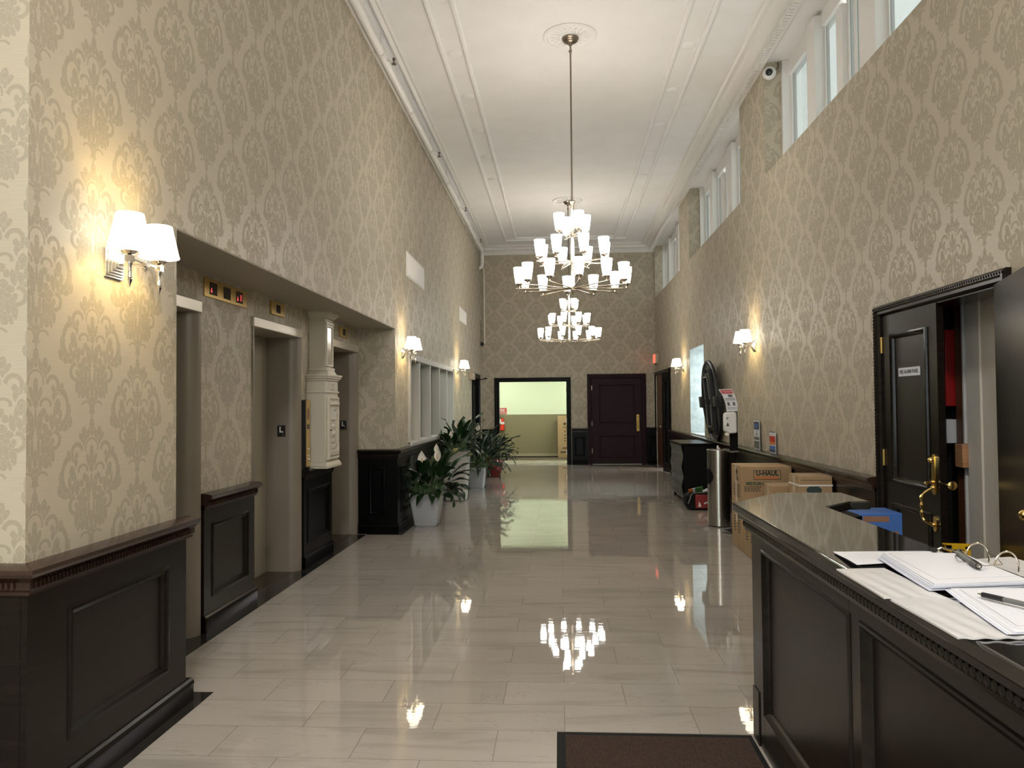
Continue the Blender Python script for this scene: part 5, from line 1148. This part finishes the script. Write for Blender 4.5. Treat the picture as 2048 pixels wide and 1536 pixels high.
def square_pot(root, c, hb, ht, h, m, rim=.014, rad=.03):
    def ring(hw, z):
        r = min(rad, hw * .5); pts = []
        for (sx, sy, a0) in ((1, 1, 0), (-1, 1, PI / 2), (-1, -1, PI), (1, -1, 3 * PI / 2)):
            for k in range(5): a = a0 + PI / 2 * k / 4; pts.append((c[0] + sx * (hw - r) + r * math.cos(a), c[1] + sy * (hw - r) + r * math.sin(a), z))
        return pts
    rings = [ring(hb * .9, .001), ring(hb, .02)] + [ring(hb + (ht - hb) * u, .02 + (h - .02) * u) for u in (.5, 1)] + [ring(ht - rim, h), ring(ht - rim - .004, h - .05)]
    b = MB(); vs = [p for r in rings for p in r]; n = 20
    fs = [(j * n + i, j * n + (i + 1) % n, (j + 1) * n + (i + 1) % n, (j + 1) * n + i) for j in range(len(rings) - 1) for i in range(n)] + [tuple(range(n))[::-1]]
    b.add(vs, fs); part('pot', b, m, root)
    b = MB(); b.add(ring(ht - rim - .003, h - .045), [tuple(range(n))]); part('soil', b, M_SOIL, root, clean=False)
def plant(lab, c, hb, ht, h, pm, lm, n, spread, rise, seed, flowers=(), round_pot=False, lean=(0, 0), Lb=.26, W=.047):
    rnd = random.Random(seed); t = thing('potted_plant', lab, 'potted plant', (c[0], c[1], 0), 0, 'potted plants along the left wall')
    if round_pot:
        part('pot', MB().lathe([(0, .001), (hb, .001), (hb * 1.15, .02), (ht * 1.12, h * .55), (ht * 1.1, h * .8), (ht, h - .03), (ht * 1.06, h), (ht * .96, h), (ht * .94, h - .05)], (c[0], c[1], 0), 28), pm, t)
        part('soil', MB().lathe([(ht * .95, h - .045), (0, h - .04)], (c[0], c[1], 0), 20), M_SOIL, t)
    else: square_pot(t, c, hb, ht, h, pm)
    b = MB()
    for i in range(n):
        az = 2.39996 * i + rnd.uniform(-.3, .3); f = (i + .5) / n; lift = 1.45 - 1.15 * f ** .9 + rnd.uniform(-.15, .15)
        rr = ht * .5 * math.sqrt(rnd.random()); base = (c[0] + rr * math.cos(az), c[1] + rr * math.sin(az), h - .04)
        sc = rnd.uniform(.75, 1.15)
        leaf(b, base, az, (rise * sc * (1.0 - .55 * f), Lb * sc * spread), W * sc, lift, rnd.uniform(.9, 1.9) * (.5 + .7 * f), rnd.uniform(-.5, .5))
    b.v = [(v[0] + lean[0] * (v[2] - h), v[1] + lean[1] * (v[2] - h), v[2]) for v in b.v]
    lim = XL + .045
    b.v = [(max(v[0], lim + .002 * (i % 7)), v[1], v[2]) for i, v in enumerate(b.v)]
    part('foliage', b, [lm, M_STEM], t, sharp=70, clean=False)
    for (bx_, tx, az, sc) in flowers: spathe(t, bx_, tx, az, sc)
    return t
plant('peace lily in a low grey square pot, nearest of the plants on the left', (-1.735, 9.92), .145, .205, .415, M_POT, M_LEAF, 84, 1.1, .36, 3,
      [((-1.74, 9.88, .40), (-1.765, 9.72, .78), -1.2, 1.25), ((-1.70, 9.9, .40), (-1.565, 9.75, .83), -1.9, 1.2), ((-1.72, 9.95, .4), (-1.62, 10.0, .92), -1.5, .8)], lean=(.16, 0), W=.056, Lb=.27)
plant('peace lily in a tall grey square planter behind the nearest plant', (-1.70, 12.5), .165, .215, .80, M_POTW, M_LEAF, 64, 1.15, .32, 5,
      [((-1.70, 12.45, .79), (-1.655, 12.3, 1.17), -1.4, 1.1), ((-1.72, 12.4, .79), (-1.74, 12.2, 1.02), -1.8, .8), ((-1.65, 12.5, .79), (-1.33, 12.4, 1.12), -1.3, .9)], lean=(.2, 0), W=.056, Lb=.28)
plant('bushy plant in a small grey tapered pot behind the tall planter', (-1.565, 14.36), .135, .17, .385, M_POT, M_LEAFB, 90, 1.25, .42, 9, lean=(.12, 0), W=.034, Lb=.30)
plant('leafy plant in a glossy red pot, farthest of the plants on the left', (-1.43, 16.5), .12, .17, .42, M_POTR, M_LEAFB, 60, 1.1, .36, 12, round_pot=True, W=.032, Lb=.30, lean=(.1, 0))
b = MB(); b.lathe([(0, .012), (.16, .012), (.17, .03), (.165, .03), (.155, .02), (0, .018)], (-1.43, 16.5, 0), 24)
